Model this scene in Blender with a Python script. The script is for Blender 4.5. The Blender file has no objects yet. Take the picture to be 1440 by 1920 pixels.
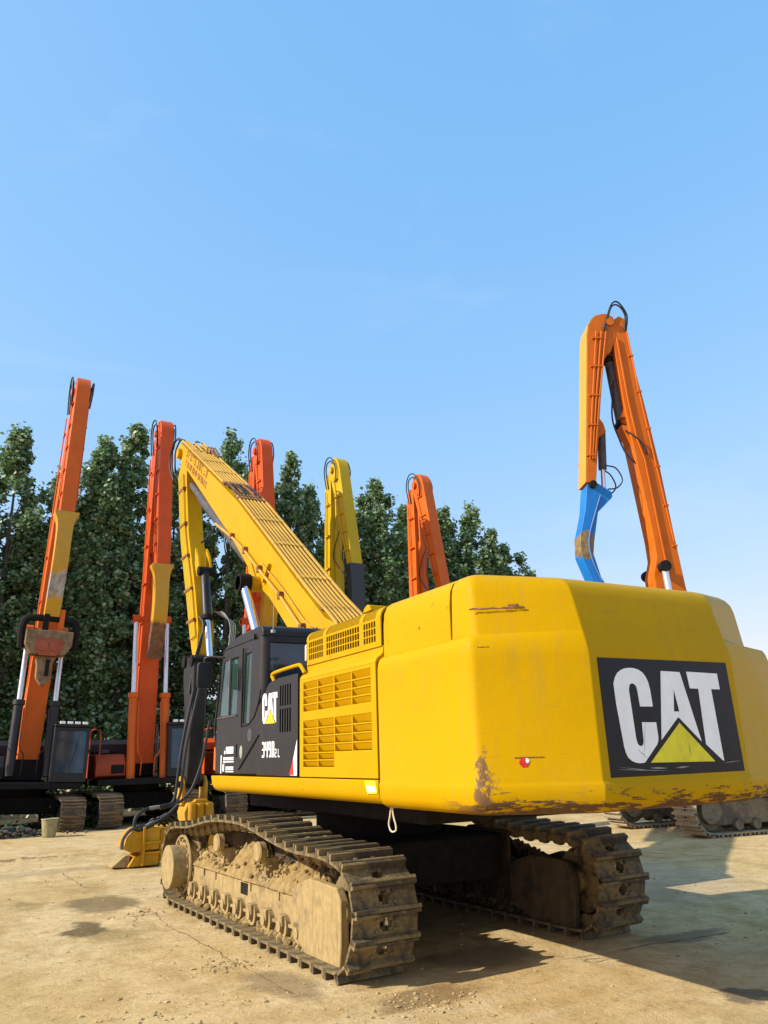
import bpy, math, random
import numpy as np
from mathutils import Vector, Matrix, noise

R = math.radians
random.seed(7)
scene = bpy.context.scene
COL = scene.collection

# ------------------------------------------------------------------ camera
cam_d = bpy.data.cameras.new('camera')
cam = bpy.data.objects.new('camera', cam_d)
COL.objects.link(cam)
cam_d.sensor_fit = 'VERTICAL'
cam_d.sensor_height = 24.0
cam_d.lens = 24.0 * 1467.14 / 1920.0
cam_d.clip_start, cam_d.clip_end = 0.1, 3000
RW = np.array([[0.87551872, -0.48234686, -0.02843391],
               [0.11905522, 0.27238411, -0.95479461],
               [0.46828712, 0.83255535, 0.2959033]])      # rows: right, down, forward
m = Matrix(((RW[0][0], -RW[1][0], -RW[2][0], -4.63),
            (RW[0][1], -RW[1][1], -RW[2][1], -8.58),
            (RW[0][2], -RW[1][2], -RW[2][2], 1.70),
            (0, 0, 0, 1)))
cam.matrix_world = m
scene.camera = cam

# ------------------------------------------------------------------ sky and sun
SUN_EL = R(33.7)
world = bpy.data.worlds.new('World')
scene.world = world
world.use_nodes = True
wt = world.node_tree
wt.nodes.clear()
w_out = wt.nodes.new('ShaderNodeOutputWorld')
w_bg = wt.nodes.new('ShaderNodeBackground')
w_sky = wt.nodes.new('ShaderNodeTexSky')
w_sky.sky_type = 'NISHITA'
w_sky.sun_disc = False
w_sky.sun_elevation = SUN_EL
w_sky.sun_rotation = R(-80)
w_sky.altitude = 0
w_sky.air_density = 1.0
w_sky.dust_density = 0.6
w_sky.ozone_density = 1.6
w_bg.inputs['Strength'].default_value = 0.15
# thin cirrus streaks over the whole sky
w_tc = wt.nodes.new('ShaderNodeTexCoord')
w_map = wt.nodes.new('ShaderNodeMapping')
w_map.inputs['Scale'].default_value = (1.0, 1.3, 4.0)
w_map.inputs['Rotation'].default_value = (0.25, 0.15, 0.5)
w_n = wt.nodes.new('ShaderNodeTexNoise')
w_n.inputs['Scale'].default_value = 1.5
w_n.inputs['Detail'].default_value = 7
w_n.inputs['Roughness'].default_value = 0.55
w_n.inputs['Distortion'].default_value = 0.6
w_r = wt.nodes.new('ShaderNodeValToRGB')
w_r.color_ramp.elements[0].position = 0.53
w_r.color_ramp.elements[0].color = (0, 0, 0, 1)
w_r.color_ramp.elements[1].position = 0.85
w_r.color_ramp.elements[1].color = (0.34, 0.34, 0.34, 1)
w_mix = wt.nodes.new('ShaderNodeMix')
w_mix.data_type = 'RGBA'
w_mix.inputs[7].default_value = (2.5, 2.9, 3.4, 1)
L = wt.links.new
L(w_tc.outputs['Generated'], w_map.inputs['Vector'])
L(w_map.outputs['Vector'], w_n.inputs['Vector'])
L(w_n.outputs['Fac'], w_r.inputs['Fac'])
L(w_r.outputs['Color'], w_mix.inputs[0])
# response of the phone camera: flatter, bluer sky over its whole dome
w_sep = wt.nodes.new('ShaderNodeSeparateColor')
w_cmb = wt.nodes.new('ShaderNodeCombineColor')
L(w_sky.outputs['Color'], w_sep.inputs[0])
for i_, (k_, p_) in enumerate(((0.91, 0.76), (1.53, 0.37), (2.62, 0.17))):
    pw = wt.nodes.new('ShaderNodeMath')
    pw.operation = 'POWER'
    pw.inputs[1].default_value = p_
    ml = wt.nodes.new('ShaderNodeMath')
    ml.operation = 'MULTIPLY'
    ml.inputs[1].default_value = k_
    L(w_sep.outputs[i_], pw.inputs[0])
    L(pw.outputs[0], ml.inputs[0])
    L(ml.outputs[0], w_cmb.inputs[i_])
L(w_cmb.outputs[0], w_mix.inputs[6])
L(w_mix.outputs[2], w_bg.inputs['Color'])
L(w_bg.outputs['Background'], w_out.inputs['Surface'])

sun_d = bpy.data.lights.new('sun', 'SUN')
sun_d.energy = 3.0
sun_d.angle = R(0.5)
sun_d.color = (1.0, 0.93, 0.82)
sun = bpy.data.objects.new('sun', sun_d)
COL.objects.link(sun)
sd = Vector((math.cos(SUN_EL), -0.15, -math.sin(SUN_EL)))
sun.rotation_euler = sd.to_track_quat('-Z', 'Y').to_euler()

scene.view_settings.view_transform = 'Standard'
scene.view_settings.look = 'None'
scene.view_settings.gamma = 1.0
scene.view_settings.use_curve_mapping = False
scene.view_settings.exposure = 1.06
scene.render.engine = 'CYCLES'
scene.cycles.max_bounces = 8
scene.cycles.diffuse_bounces = 5
scene.cycles.transparent_max_bounces = 12


# ------------------------------------------------------------------ materials
def new_mat(name):
    mt = bpy.data.materials.new(name)
    mt.use_nodes = True
    nt = mt.node_tree
    return mt, nt, nt.nodes['Principled BSDF']


def node(nt, kind, **kw):
    n = nt.nodes.new(kind)
    for k, v in kw.items():
        if k in n.inputs:
            n.inputs[k].default_value = v
        else:
            setattr(n, k, v)
    return n


def ramp(nt, src, p0, p1, c0=(0, 0, 0, 1), c1=(1, 1, 1, 1)):
    r = nt.nodes.new('ShaderNodeValToRGB')
    r.color_ramp.elements[0].position, r.color_ramp.elements[0].color = p0, c0
    r.color_ramp.elements[1].position, r.color_ramp.elements[1].color = p1, c1
    nt.links.new(src, r.inputs['Fac'])
    return r.outputs['Color']


def mix(nt, fac, a, b):
    mx = nt.nodes.new('ShaderNodeMix')
    mx.data_type = 'RGBA'
    for i, s in ((0, fac), (6, a), (7, b)):
        if hasattr(s, 'is_output'):
            nt.links.new(s, mx.inputs[i])
        elif i == 0:
            mx.inputs[0].default_value = s
        else:
            mx.inputs[i].default_value = (*s, 1) if len(s) == 3 else s
    return mx.outputs[2]


def math_n(nt, op, a, b=0.0, clamp=False):
    n = nt.nodes.new('ShaderNodeMath')
    n.operation = op
    n.use_clamp = clamp
    for i, s in ((0, a), (1, b)):
        if hasattr(s, 'is_output'):
            nt.links.new(s, n.inputs[i])
        else:
            n.inputs[i].default_value = s
    return n.outputs[0]


def tex_noise(nt, scale, detail=5, rough=0.6, stretch=None, vec='Object'):
    tc = nt.nodes.new('ShaderNodeTexCoord')
    src = tc.outputs[vec]
    if stretch:
        mp = nt.nodes.new('ShaderNodeMapping')
        mp.inputs['Scale'].default_value = stretch
        nt.links.new(src, mp.inputs['Vector'])
        src = mp.outputs['Vector']
    n = node(nt, 'ShaderNodeTexNoise', Scale=scale, Detail=detail, Roughness=rough)
    nt.links.new(src, n.inputs['Vector'])
    return n.outputs['Fac']


def bump(nt, bsdf, h, strength=0.3, dist=0.01):
    b = node(nt, 'ShaderNodeBump', Strength=strength, Distance=dist)
    nt.links.new(h, b.inputs['Height'])
    nt.links.new(b.outputs['Normal'], bsdf.inputs['Normal'])


def paint(name, col, rough=0.45, var=0.12, dust=0.15, dust_col=(0.42, 0.31, 0.15), chips=0.0, chip_col=(0.13, 0.06, 0.03),
          streak=0.15, spec=0.22, metallic=0.0):
    """Painted metal: uneven tone, vertical run marks, dust, small chips."""
    mt, nt, b = new_mat(name)
    n1 = tex_noise(nt, 1.7, 4)
    dark = tuple(c * (1 - var * 1.6) for c in col)
    c = mix(nt, ramp(nt, n1, 0.35, 0.65), dark, col)
    n2 = tex_noise(nt, 5.0, 6, 0.7, (3.0, 3.0, 0.35))
    c = mix(nt, math_n(nt, 'MULTIPLY', ramp(nt, n2, 0.52, 0.78), streak), c, tuple(x * 0.45 + y * .2 for x, y in zip(col, dust_col)))
    n3 = tex_noise(nt, 2.6, 8, 0.75)
    c = mix(nt, math_n(nt, 'MULTIPLY', ramp(nt, n3, 0.45, 0.75), dust), c, dust_col)
    if chips > 0:
        n4 = tex_noise(nt, 14.0, 6, 0.7)
        n5 = tex_noise(nt, 1.1, 3, 0.5)
        f = math_n(nt, 'MULTIPLY', ramp(nt, n4, 0.66 - chips * .1, 0.69 - chips * .1), ramp(nt, n5, 0.46, 0.56))
        c = mix(nt, f, c, chip_col)
    nt.links.new(c, b.inputs['Base Color'])
    b.inputs['Metallic'].default_value = metallic
    b.inputs['Specular IOR Level'].default_value = spec
    rr = ramp(nt, n3, 0.3, 0.8, (rough - .08,) * 3 + (1,), (min(1, rough + .25),) * 3 + (1,))
    nt.links.new(rr, b.inputs['Roughness'])
    bump(nt, b, tex_noise(nt, 3.0, 3), 0.12, 0.02)
    return mt


def plain(name, col, rough=0.6, metallic=0.0, spec=0.4, var=0.25, scale=9.0):
    mt, nt, b = new_mat(name)
    n = tex_noise(nt, scale, 5, 0.65)
    c = mix(nt, ramp(nt, n, 0.3, 0.7), tuple(x * (1 - var) for x in col), tuple(min(1, x * (1 + var)) for x in col))
    nt.links.new(c, b.inputs['Base Color'])
    b.inputs['Roughness'].default_value = rough
    b.inputs['Metallic'].default_value = metallic
    b.inputs['Specular IOR Level'].default_value = spec
    return mt


def caked(name, metal, mud, amount, rough=0.85, bumpy=0.35, scale=3.0):
    """Steel caked with dry mud."""
    mt, nt, b = new_mat(name)
    n1 = tex_noise(nt, scale, 9, 0.7)
    n2 = tex_noise(nt, scale * 6, 6, 0.7)
    mud2 = tuple(x * 0.72 for x in mud)
    mc = mix(nt, ramp(nt, n2, 0.35, 0.65), mud2, mud)
    c = mix(nt, ramp(nt, n1, 0.62 - amount * .35, 0.72 - amount * .35), metal, mc)
    n3 = tex_noise(nt, 8, 4, 0.7, (3, 3, .3))
    c = mix(nt, math_n(nt, 'MULTIPLY', ramp(nt, n3, 0.47, 0.68), 0.6), c, tuple(x * .5 for x in mud))
    nt.links.new(c, b.inputs['Base Color'])
    b.inputs['Roughness'].default_value = rough
    b.inputs['Specular IOR Level'].default_value = 0.2
    bump(nt, b, n2, bumpy, 0.01)
    return mt


YEL = (0.51, 0.287, 0.0)
ORA = (0.66, 0.118, 0.008)
M = {}
M['yellow'] = paint('yellow_paint', YEL, 0.40, 0.05, 0.05, dust_col=(0.40, 0.28, 0.06), chips=0.14, streak=0.12, spec=0.06)
M['yellow_boom'] = paint('yellow_boom_paint', (0.54, 0.295, 0.002), 0.45, 0.07, 0.06, chips=0.2, streak=0.12, spec=0.10)
M['yellow_dirty'] = paint('yellow_dirty_paint', (0.55, 0.27, 0.005), 0.55, 0.15, 0.45, chips=0.5, streak=0.4)
M['pipe_yellow'] = paint('yellow_pipe_paint', (0.55, 0.32, 0.04), 0.5, 0.15, 0.30, dust_col=(0.45, 0.25, 0.09), chips=0.3)
M['rust'] = plain('rusty_clamp', (0.20, 0.085, 0.03), 0.8, var=0.45)
M['orange'] = paint('orange_paint', ORA, 0.42, 0.08, 0.08, chips=0.15, streak=0.15)
M['orange_red'] = paint('orange_red_paint', (0.66, 0.082, 0.008), 0.42, 0.08, 0.08, chips=0.15, streak=0.15)
M['orange_f'] = paint('amber_orange_paint', (0.60, 0.135, 0.004), 0.42, 0.08, 0.06, chips=0.12, streak=0.12)
M['red_brown'] = paint('dirty_red_paint', (0.42, 0.060, 0.018), 0.55, 0.15, 0.35, dust_col=(0.16, 0.10, 0.05), chips=0.4, streak=0.4)
M['amber'] = paint('sunlit_orange_paint', (0.62, 0.31, 0.02), 0.42, 0.06, 0.06, chips=0.1, streak=0.1)  # sunlit look of the orange arm, put into a yellower colour
M['lemon'] = paint('lemon_yellow_paint', (0.55, 0.36, 0.003), 0.42, 0.06, 0.10, chips=0.15, streak=0.15)
M['black'] = paint('black_paint', (0.013, 0.012, 0.011), 0.42, 0.2, 0.10, dust_col=(0.11, 0.085, 0.05), streak=0.3, spec=0.4)
M['dark'] = plain('dark_steel', (0.014, 0.012, 0.010), 0.8, var=0.4, spec=0.15)
M['rubber'] = plain('black_rubber', (0.016, 0.016, 0.017), 0.55, var=0.3)
M['hose_grey'] = plain('worn_hose_sleeve', (0.20, 0.19, 0.17), 0.6)
M['hose_pale'] = plain('pale_grey_hose', (0.30, 0.29, 0.25), 0.6)
M['chrome'] = plain('chrome_rod', (0.78, 0.80, 0.84), 0.16, metallic=1.0, var=0.05)
M['rod_white'] = plain('pale_rod', (0.70, 0.72, 0.75), 0.28, metallic=0.6, var=0.06)
M['cyl_grey'] = paint('grey_cylinder_paint', (0.075, 0.070, 0.078), 0.45, 0.15, 0.25)
M['white'] = plain('white_vinyl', (0.86, 0.86, 0.85), 0.4, var=0.06)
M['tri_yellow'] = plain('yellow_vinyl', (0.74, 0.64, 0.01), 0.4, var=0.18, scale=5.0)
M['sign_black'] = plain('black_vinyl', (0.007, 0.008, 0.011), 0.35, var=0.3, spec=0.25)
M['red'] = plain('red_vinyl', (0.55, 0.02, 0.015), 0.4)
M['faded_red'] = plain('faded_red_lettering', (0.24, 0.085, 0.015), 0.6)
M['blue'] = paint('blue_paint', (0.10, 0.20, 0.45), 0.4, 0.10, 0.05, chips=0.2, streak=0.2)
M['amber_lens'] = plain('amber_plastic', (0.75, 0.14, 0.02), 0.3)
M['shoe'] = caked('track_shoe_steel', (0.075, 0.060, 0.040), (0.26, 0.19, 0.085), 0.45, 0.75, 0.3, 4.0)
M['link'] = caked('track_link_steel', (0.05, 0.042, 0.032), (0.30, 0.22, 0.10), 0.62, 0.85, 0.6, 5.0)
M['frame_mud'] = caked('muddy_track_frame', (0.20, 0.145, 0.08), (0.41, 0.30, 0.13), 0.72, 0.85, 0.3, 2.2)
M['frame_shaded'] = caked('shaded_track_frame', (0.045, 0.036, 0.026), (0.11, 0.08, 0.045), 0.6, 0.8, 0.3, 2.2)  # darkened frame mud: shade on the right track put into the colour
M['mud_shaded'] = caked('shaded_earth', (0.06, 0.045, 0.028), (0.12, 0.085, 0.045), 0.6, 0.95, 0.5, 6.0)  # darker copy of the clod earth, with the right side's shade painted in
M['shoe_far'] = caked('far_track_steel', (0.10, 0.075, 0.05), (0.24, 0.17, 0.095), 0.5, 0.8, 0.3, 3.0)
M['frame_far'] = caked('far_track_frame', (0.10, 0.085, 0.065), (0.24, 0.19, 0.12), 0.5, 0.8, 0.3, 2.0)
M['shoe_pale'] = caked('pale_track_steel', (0.22, 0.19, 0.13), (0.40, 0.33, 0.21), 0.8, 0.85, 0.3, 3.0)
M['wood'] = caked('weathered_hammer_steel', (0.17, 0.10, 0.055), (0.30, 0.20, 0.11), 0.5, 0.8, 0.5, 3.0)
M['hammer_red'] = paint('hammer_red_paint', (0.36, 0.075, 0.035), 0.6, 0.2, 0.5, dust_col=(0.30, 0.20, 0.13), chips=0.5)
M['rope'] = plain('pale_rope', (0.62, 0.55, 0.40), 0.8)
M['pail'] = plain('dirty_pail_plastic', (0.30, 0.26, 0.13), 0.7, var=0.35)
M['bark'] = plain('poplar_bark', (0.10, 0.08, 0.06), 0.9, var=0.4, scale=14)
M['rubble'] = plain('grey_rubble', (0.09, 0.085, 0.065), 0.9, var=0.4)
M['seat'] = plain('grey_seat_fabric', (0.10, 0.10, 0.11), 0.85)


def glass(name, tint, alpha=0.72):
    mt, nt, b = new_mat(name)
    n = tex_noise(nt, 2.5, 5, 0.6)
    c = mix(nt, ramp(nt, n, 0.35, 0.7), tint, tuple(x * 2.2 for x in tint))
    nt.links.new(c, b.inputs['Base Color'])
    b.inputs['Roughness'].default_value = 0.06
    b.inputs['Specular IOR Level'].default_value = 0.7
    b.inputs['Alpha'].default_value = alpha
    return mt


M['glass'] = glass('green_cab_glass', (0.020, 0.048, 0.040))
M['glass_grey'] = glass('grey_cab_glass', (0.030, 0.040, 0.050), 0.85)

# counterweight paint: scraped lower rim, scuffs and rust where it has been knocked
mt, nt, b = new_mat('counterweight_paint')
tc = nt.nodes.new('ShaderNodeTexCoord')
sx = nt.nodes.new('ShaderNodeSeparateXYZ')
nt.links.new(tc.outputs['Object'], sx.inputs[0])
n1 = tex_noise(nt, 1.2, 4)
c = mix(nt, ramp(nt, n1, 0.35, 0.65), tuple(x * .93 for x in YEL), YEL)
ns = tex_noise(nt, 3.0, 7, 0.72, (0.55, 0.55, 5.0))                  # horizontal scuffs
c = mix(nt, math_n(nt, 'MULTIPLY', ramp(nt, ns, 0.60, 0.74), 0.30), c, (0.30, 0.16, 0.012))
nf = tex_noise(nt, 9.0, 8, 0.75, (0.5, 0.5, 2.6))
rim = ramp(nt, sx.outputs['Z'], 0.0, 1.0)
lowz = nt.nodes.new('ShaderNodeMapRange')
lowz.inputs['From Min'].default_value = 1.50
lowz.inputs['From Max'].default_value = 1.29
nt.links.new(sx.outputs['Z'], lowz.inputs['Value'])
backy = nt.nodes.new('ShaderNodeMapRange')
backy.inputs['From Min'].default_value = -3.55
backy.inputs['From Max'].default_value = -4.0
nt.links.new(sx.outputs['Y'], backy.inputs['Value'])
wear = math_n(nt, 'ADD', math_n(nt, 'MULTIPLY', lowz.outputs[0], 0.27), nf)
wear = math_n(nt, 'MULTIPLY', ramp(nt, wear, 0.67, 0.72), backy.outputs[0])
c = mix(nt, wear, c, (0.115, 0.060, 0.028))
def rng_n(sock, a, b_):
    mr = nt.nodes.new('ShaderNodeMapRange')
    mr.inputs['From Min'].default_value = a
    mr.inputs['From Max'].default_value = b_
    nt.links.new(sock, mr.inputs['Value'])
    return mr.outputs[0]


nk1 = tex_noise(nt, 5.5, 9, 0.75, (1.2, 1.2, 0.8))
cm_ = math_n(nt, 'MULTIPLY', rng_n(sx.outputs['X'], -1.25, -1.37), rng_n(sx.outputs['Y'], -3.93, -4.02))
cm_ = math_n(nt, 'MULTIPLY', cm_, rng_n(sx.outputs['Z'], 1.95, 1.6))
c = mix(nt, math_n(nt, 'MULTIPLY', ramp(nt, math_n(nt, 'ADD', nk1, math_n(nt, 'MULTIPLY', cm_, 0.19)), 0.66, 0.69), cm_), c, (0.17, 0.095, 0.045))
nk2 = tex_noise(nt, 2.4, 8, 0.7, (1, 1, 2.0))
c = mix(nt, math_n(nt, 'MULTIPLY', ramp(nt, nk2, 0.56, 0.76), 0.22), c, (0.36, 0.20, 0.03))
nv_ = tex_noise(nt, 6.0, 6, 0.65, (2.2, 2.2, 0.16))
c = mix(nt, math_n(nt, 'MULTIPLY', math_n(nt, 'MULTIPLY', ramp(nt, nv_, 0.50, 0.72), ramp(nt, n1, 0.40, 0.60)), 0.30), c, (0.30, 0.19, 0.045))
nsc = tex_noise(nt, 16.0, 3, 0.5, (0.25, 0.25, 9.0))
c = mix(nt, math_n(nt, 'MULTIPLY', math_n(nt, 'MULTIPLY', ramp(nt, nsc, 0.66, 0.69), ramp(nt, nk2, 0.50, 0.60)), 0.55), c, (0.27, 0.14, 0.02))
nd = tex_noise(nt, 22.0, 5, 0.6)
c = mix(nt, math_n(nt, 'MULTIPLY', ramp(nt, nd, 0.72, 0.75), 0.8), c, (0.14, 0.07, 0.02))
nt.links.new(c, b.inputs['Base Color'])
rr = ramp(nt, n1, 0.3, 0.8, (.36, .36, .36, 1), (.55, .55, .55, 1))
nt.links.new(rr, b.inputs['Roughness'])
b.inputs['Specular IOR Level'].default_value = 0.06
bump(nt, b, tex_noise(nt, 1.6, 5), 0.30, 0.03)
M['cw'] = mt

# adapters: paint worn to bare rusty steel in the middle
def worn_adapter(name, col, z0, z1, bare=(0.30, 0.17, 0.09)):
    mt, nt, b = new_mat(name)
    tc = nt.nodes.new('ShaderNodeTexCoord')
    s = nt.nodes.new('ShaderNodeSeparateXYZ')
    nt.links.new(tc.outputs['Object'], s.inputs[0])
    n = tex_noise(nt, 3.0, 6, 0.7)
    zz = math_n(nt, 'ADD', s.outputs['Z'], math_n(nt, 'MULTIPLY', math_n(nt, 'SUBTRACT', n, .5), 0.8))
    zm, hw = (z0 + z1) / 2, (z1 - z0) / 2
    d = math_n(nt, 'DIVIDE', math_n(nt, 'ABSOLUTE', math_n(nt, 'SUBTRACT', zz, zm)), hw)
    f = ramp(nt, d, 0.9, 1.05, (1, 1, 1, 1), (0, 0, 0, 1))
    n2 = tex_noise(nt, 7, 6, .7)
    bc = mix(nt, ramp(nt, n2, .4, .6), tuple(x * .5 for x in bare), bare)
    c = mix(nt, f, mix(nt, ramp(nt, n2, .3, .7), tuple(x * .85 for x in col), col), bc)
    nt.links.new(c, b.inputs['Base Color'])
    b.inputs['Roughness'].default_value = 0.5
    return mt


# leaves
def leaf_mat(name, c0, c1, c2):
    mt, nt, b = new_mat(name)
    g = nt.nodes.new('ShaderNodeNewGeometry')
    r = nt.nodes.new('ShaderNodeValToRGB')
    r.color_ramp.elements[0].color = (*c0, 1)
    r.color_ramp.elements[1].color = (*c2, 1)
    e = r.color_ramp.elements.new(0.6)
    e.color = (*c1, 1)
    nt.links.new(g.outputs['Random Per Island'], r.inputs['Fac'])
    nt.links.new(r.outputs['Color'], b.inputs['Base Color'])
    b.inputs['Roughness'].default_value = 0.42
    b.inputs['Specular IOR Level'].default_value = 0.5
    tr = nt.nodes.new('ShaderNodeBsdfTranslucent')
    nt.links.new(r.outputs['Color'], tr.inputs['Color'])
    ms = nt.nodes.new('ShaderNodeMixShader')
    ms.inputs[0].default_value = 0.36
    nt.links.new(b.outputs[0], ms.inputs[1])
    nt.links.new(tr.outputs[0], ms.inputs[2])
    nt.links.new(ms.outputs[0], nt.nodes['Material Output'].inputs['Surface'])
    return mt


M['leaf'] = leaf_mat('poplar_leaves', (0.080, 0.145, 0.046), (0.145, 0.245, 0.080), (0.42, 0.50, 0.30))
M['weed'] = leaf_mat('weed_leaves', (0.035, 0.07, 0.015), (0.07, 0.13, 0.03), (0.12, 0.2, 0.05))

# ground: dusty yellow earth over concrete slabs, oil stains, dark ellipses by the trees
mt, nt, b = new_mat('dusty_yard_ground')
n1 = tex_noise(nt, 0.35, 6, 0.6)
n2 = tex_noise(nt, 2.3, 8, 0.7)
n3 = tex_noise(nt, 26.0, 6, 0.7)
n4 = tex_noise(nt, 1.1, 7, 0.68, (0.35, 1.6, 1))
c = mix(nt, ramp(nt, n1, 0.38, 0.62), (0.57, 0.405, 0.175), (0.65, 0.495, 0.26))
c = mix(nt, math_n(nt, 'MULTIPLY', ramp(nt, n2, 0.42, 0.64), 0.75), c, (0.44, 0.285, 0.105))
n6 = tex_noise(nt, 0.9, 9, 0.72, (1.0, 0.45, 1))
c = mix(nt, math_n(nt, 'MULTIPLY', ramp(nt, n6, 0.50, 0.66), 0.75), c, (0.34, 0.225, 0.075))
n66 = tex_noise(nt, 4.0, 9, 0.75, (0.5, 1.3, 1))
c = mix(nt, math_n(nt, 'MULTIPLY', ramp(nt, n66, 0.56, 0.66), 0.6), c, (0.29, 0.185, 0.06))
n7 = tex_noise(nt, 7.0, 8, 0.75)
c = mix(nt, math_n(nt, 'MULTIPLY', ramp(nt, n7, 0.50, 0.66), 0.60), c, (0.36, 0.24, 0.09))
c = mix(nt, math_n(nt, 'MULTIPLY', ramp(nt, n4, 0.55, 0.72), 0.55), c, (0.64, 0.50, 0.30))
c = mix(nt, math_n(nt, 'MULTIPLY', ramp(nt, n3, 0.55, 0.75), 0.35), c, (0.26, 0.19, 0.095))
tc = nt.nodes.new('ShaderNodeTexCoord')
nw = node(nt, 'ShaderNodeTexNoise', Scale=1.6, Detail=6.0, Roughness=0.65)
nt.links.new(tc.outputs['Object'], nw.inputs['Vector'])
va = nt.nodes.new('ShaderNodeVectorMath')
va.operation = 'MULTIPLY_ADD'
va.inputs[1].default_value = (0.9, 0.9, 0)
nt.links.new(nw.outputs['Color'], va.inputs[0])
nt.links.new(tc.outputs['Object'], va.inputs[2])


def ellipse_mask(cx, cy, rx, ry, soft=0.35):
    mp = nt.nodes.new('ShaderNodeMapping')
    mp.vector_type = 'POINT'
    mp.inputs['Location'].default_value = (-(cx + .45) / rx, -(cy + .45) / ry, 0)
    mp.inputs['Scale'].default_value = (1 / rx, 1 / ry, 0)
    nt.links.new(va.outputs[0], mp.inputs['Vector'])
    ln = nt.nodes.new('ShaderNodeVectorMath')
    ln.operation = 'LENGTH'
    nt.links.new(mp.outputs[0], ln.inputs[0])
    return ramp(nt, ln.outputs['Value'], 1 - soft, 1.0, (1, 1, 1, 1), (0, 0, 0, 1))


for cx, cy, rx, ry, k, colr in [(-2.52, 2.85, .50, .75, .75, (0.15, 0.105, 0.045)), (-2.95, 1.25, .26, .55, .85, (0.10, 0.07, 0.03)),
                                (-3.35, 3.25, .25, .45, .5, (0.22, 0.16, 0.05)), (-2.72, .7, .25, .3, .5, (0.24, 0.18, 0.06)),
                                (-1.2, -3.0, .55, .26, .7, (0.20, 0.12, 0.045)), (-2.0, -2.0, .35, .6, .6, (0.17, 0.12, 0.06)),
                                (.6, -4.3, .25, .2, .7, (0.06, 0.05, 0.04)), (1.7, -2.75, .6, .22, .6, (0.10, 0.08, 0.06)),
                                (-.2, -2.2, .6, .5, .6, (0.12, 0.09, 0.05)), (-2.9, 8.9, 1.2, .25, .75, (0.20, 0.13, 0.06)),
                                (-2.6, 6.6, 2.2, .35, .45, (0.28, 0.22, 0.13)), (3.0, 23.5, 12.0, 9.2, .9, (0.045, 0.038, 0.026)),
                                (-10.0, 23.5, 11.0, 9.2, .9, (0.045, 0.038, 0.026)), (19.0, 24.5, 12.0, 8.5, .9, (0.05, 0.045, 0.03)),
                                (3.6, .5, 2.2, 2.6, .35, (0.30, 0.25, 0.19))]:
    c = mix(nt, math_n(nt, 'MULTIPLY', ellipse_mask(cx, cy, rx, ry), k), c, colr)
nt.links.new(c, b.inputs['Base Color'])
b.inputs['Roughness'].default_value = 0.92
b.inputs['Specular IOR Level'].default_value = 0.15
n8 = tex_noise(nt, 90.0, 4, 0.7)
c = mix(nt, math_n(nt, 'MULTIPLY', ramp(nt, n8, 0.60, 0.72), 0.5), c, (0.26, 0.17, 0.07))
n9 = tex_noise(nt, 3.2, 5, 0.6, (6.0, 0.5, 1))
c = mix(nt, math_n(nt, 'MULTIPLY', math_n(nt, 'MULTIPLY', ramp(nt, n9, 0.56, 0.70), ramp(nt, n1, 0.45, 0.6)), 0.4), c, (0.36, 0.24, 0.10))
nt.links.new(c, b.inputs['Base Color'])
hb = math_n(nt, 'ADD', math_n(nt, 'MULTIPLY', n7, 0.6), math_n(nt, 'MULTIPLY', n3, 0.4))
bump(nt, b, hb, 0.8, 0.04)
M['ground'] = mt

mt, nt, b = new_mat('clod_earth')
n2 = tex_noise(nt, 9, 8, 0.7)
c = mix(nt, ramp(nt, n2, .35, .65), (0.19, 0.125, 0.05), (0.38, 0.27, 0.11))
nt.links.new(c, b.inputs['Base Color'])
b.inputs['Roughness'].default_value = 0.95
b.inputs['Specular IOR Level'].default_value = 0.1
bump(nt, b, tex_noise(nt, 30, 6, .7), 0.5, 0.015)
M['mud'] = mt
M['crack'] = plain('dark_joint_dirt', (0.17, 0.115, 0.055), 0.95, var=0.5)
M['pebble'] = plain('pebble_stone', (0.40, 0.29, 0.13), 0.9, var=0.5, scale=3)


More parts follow.
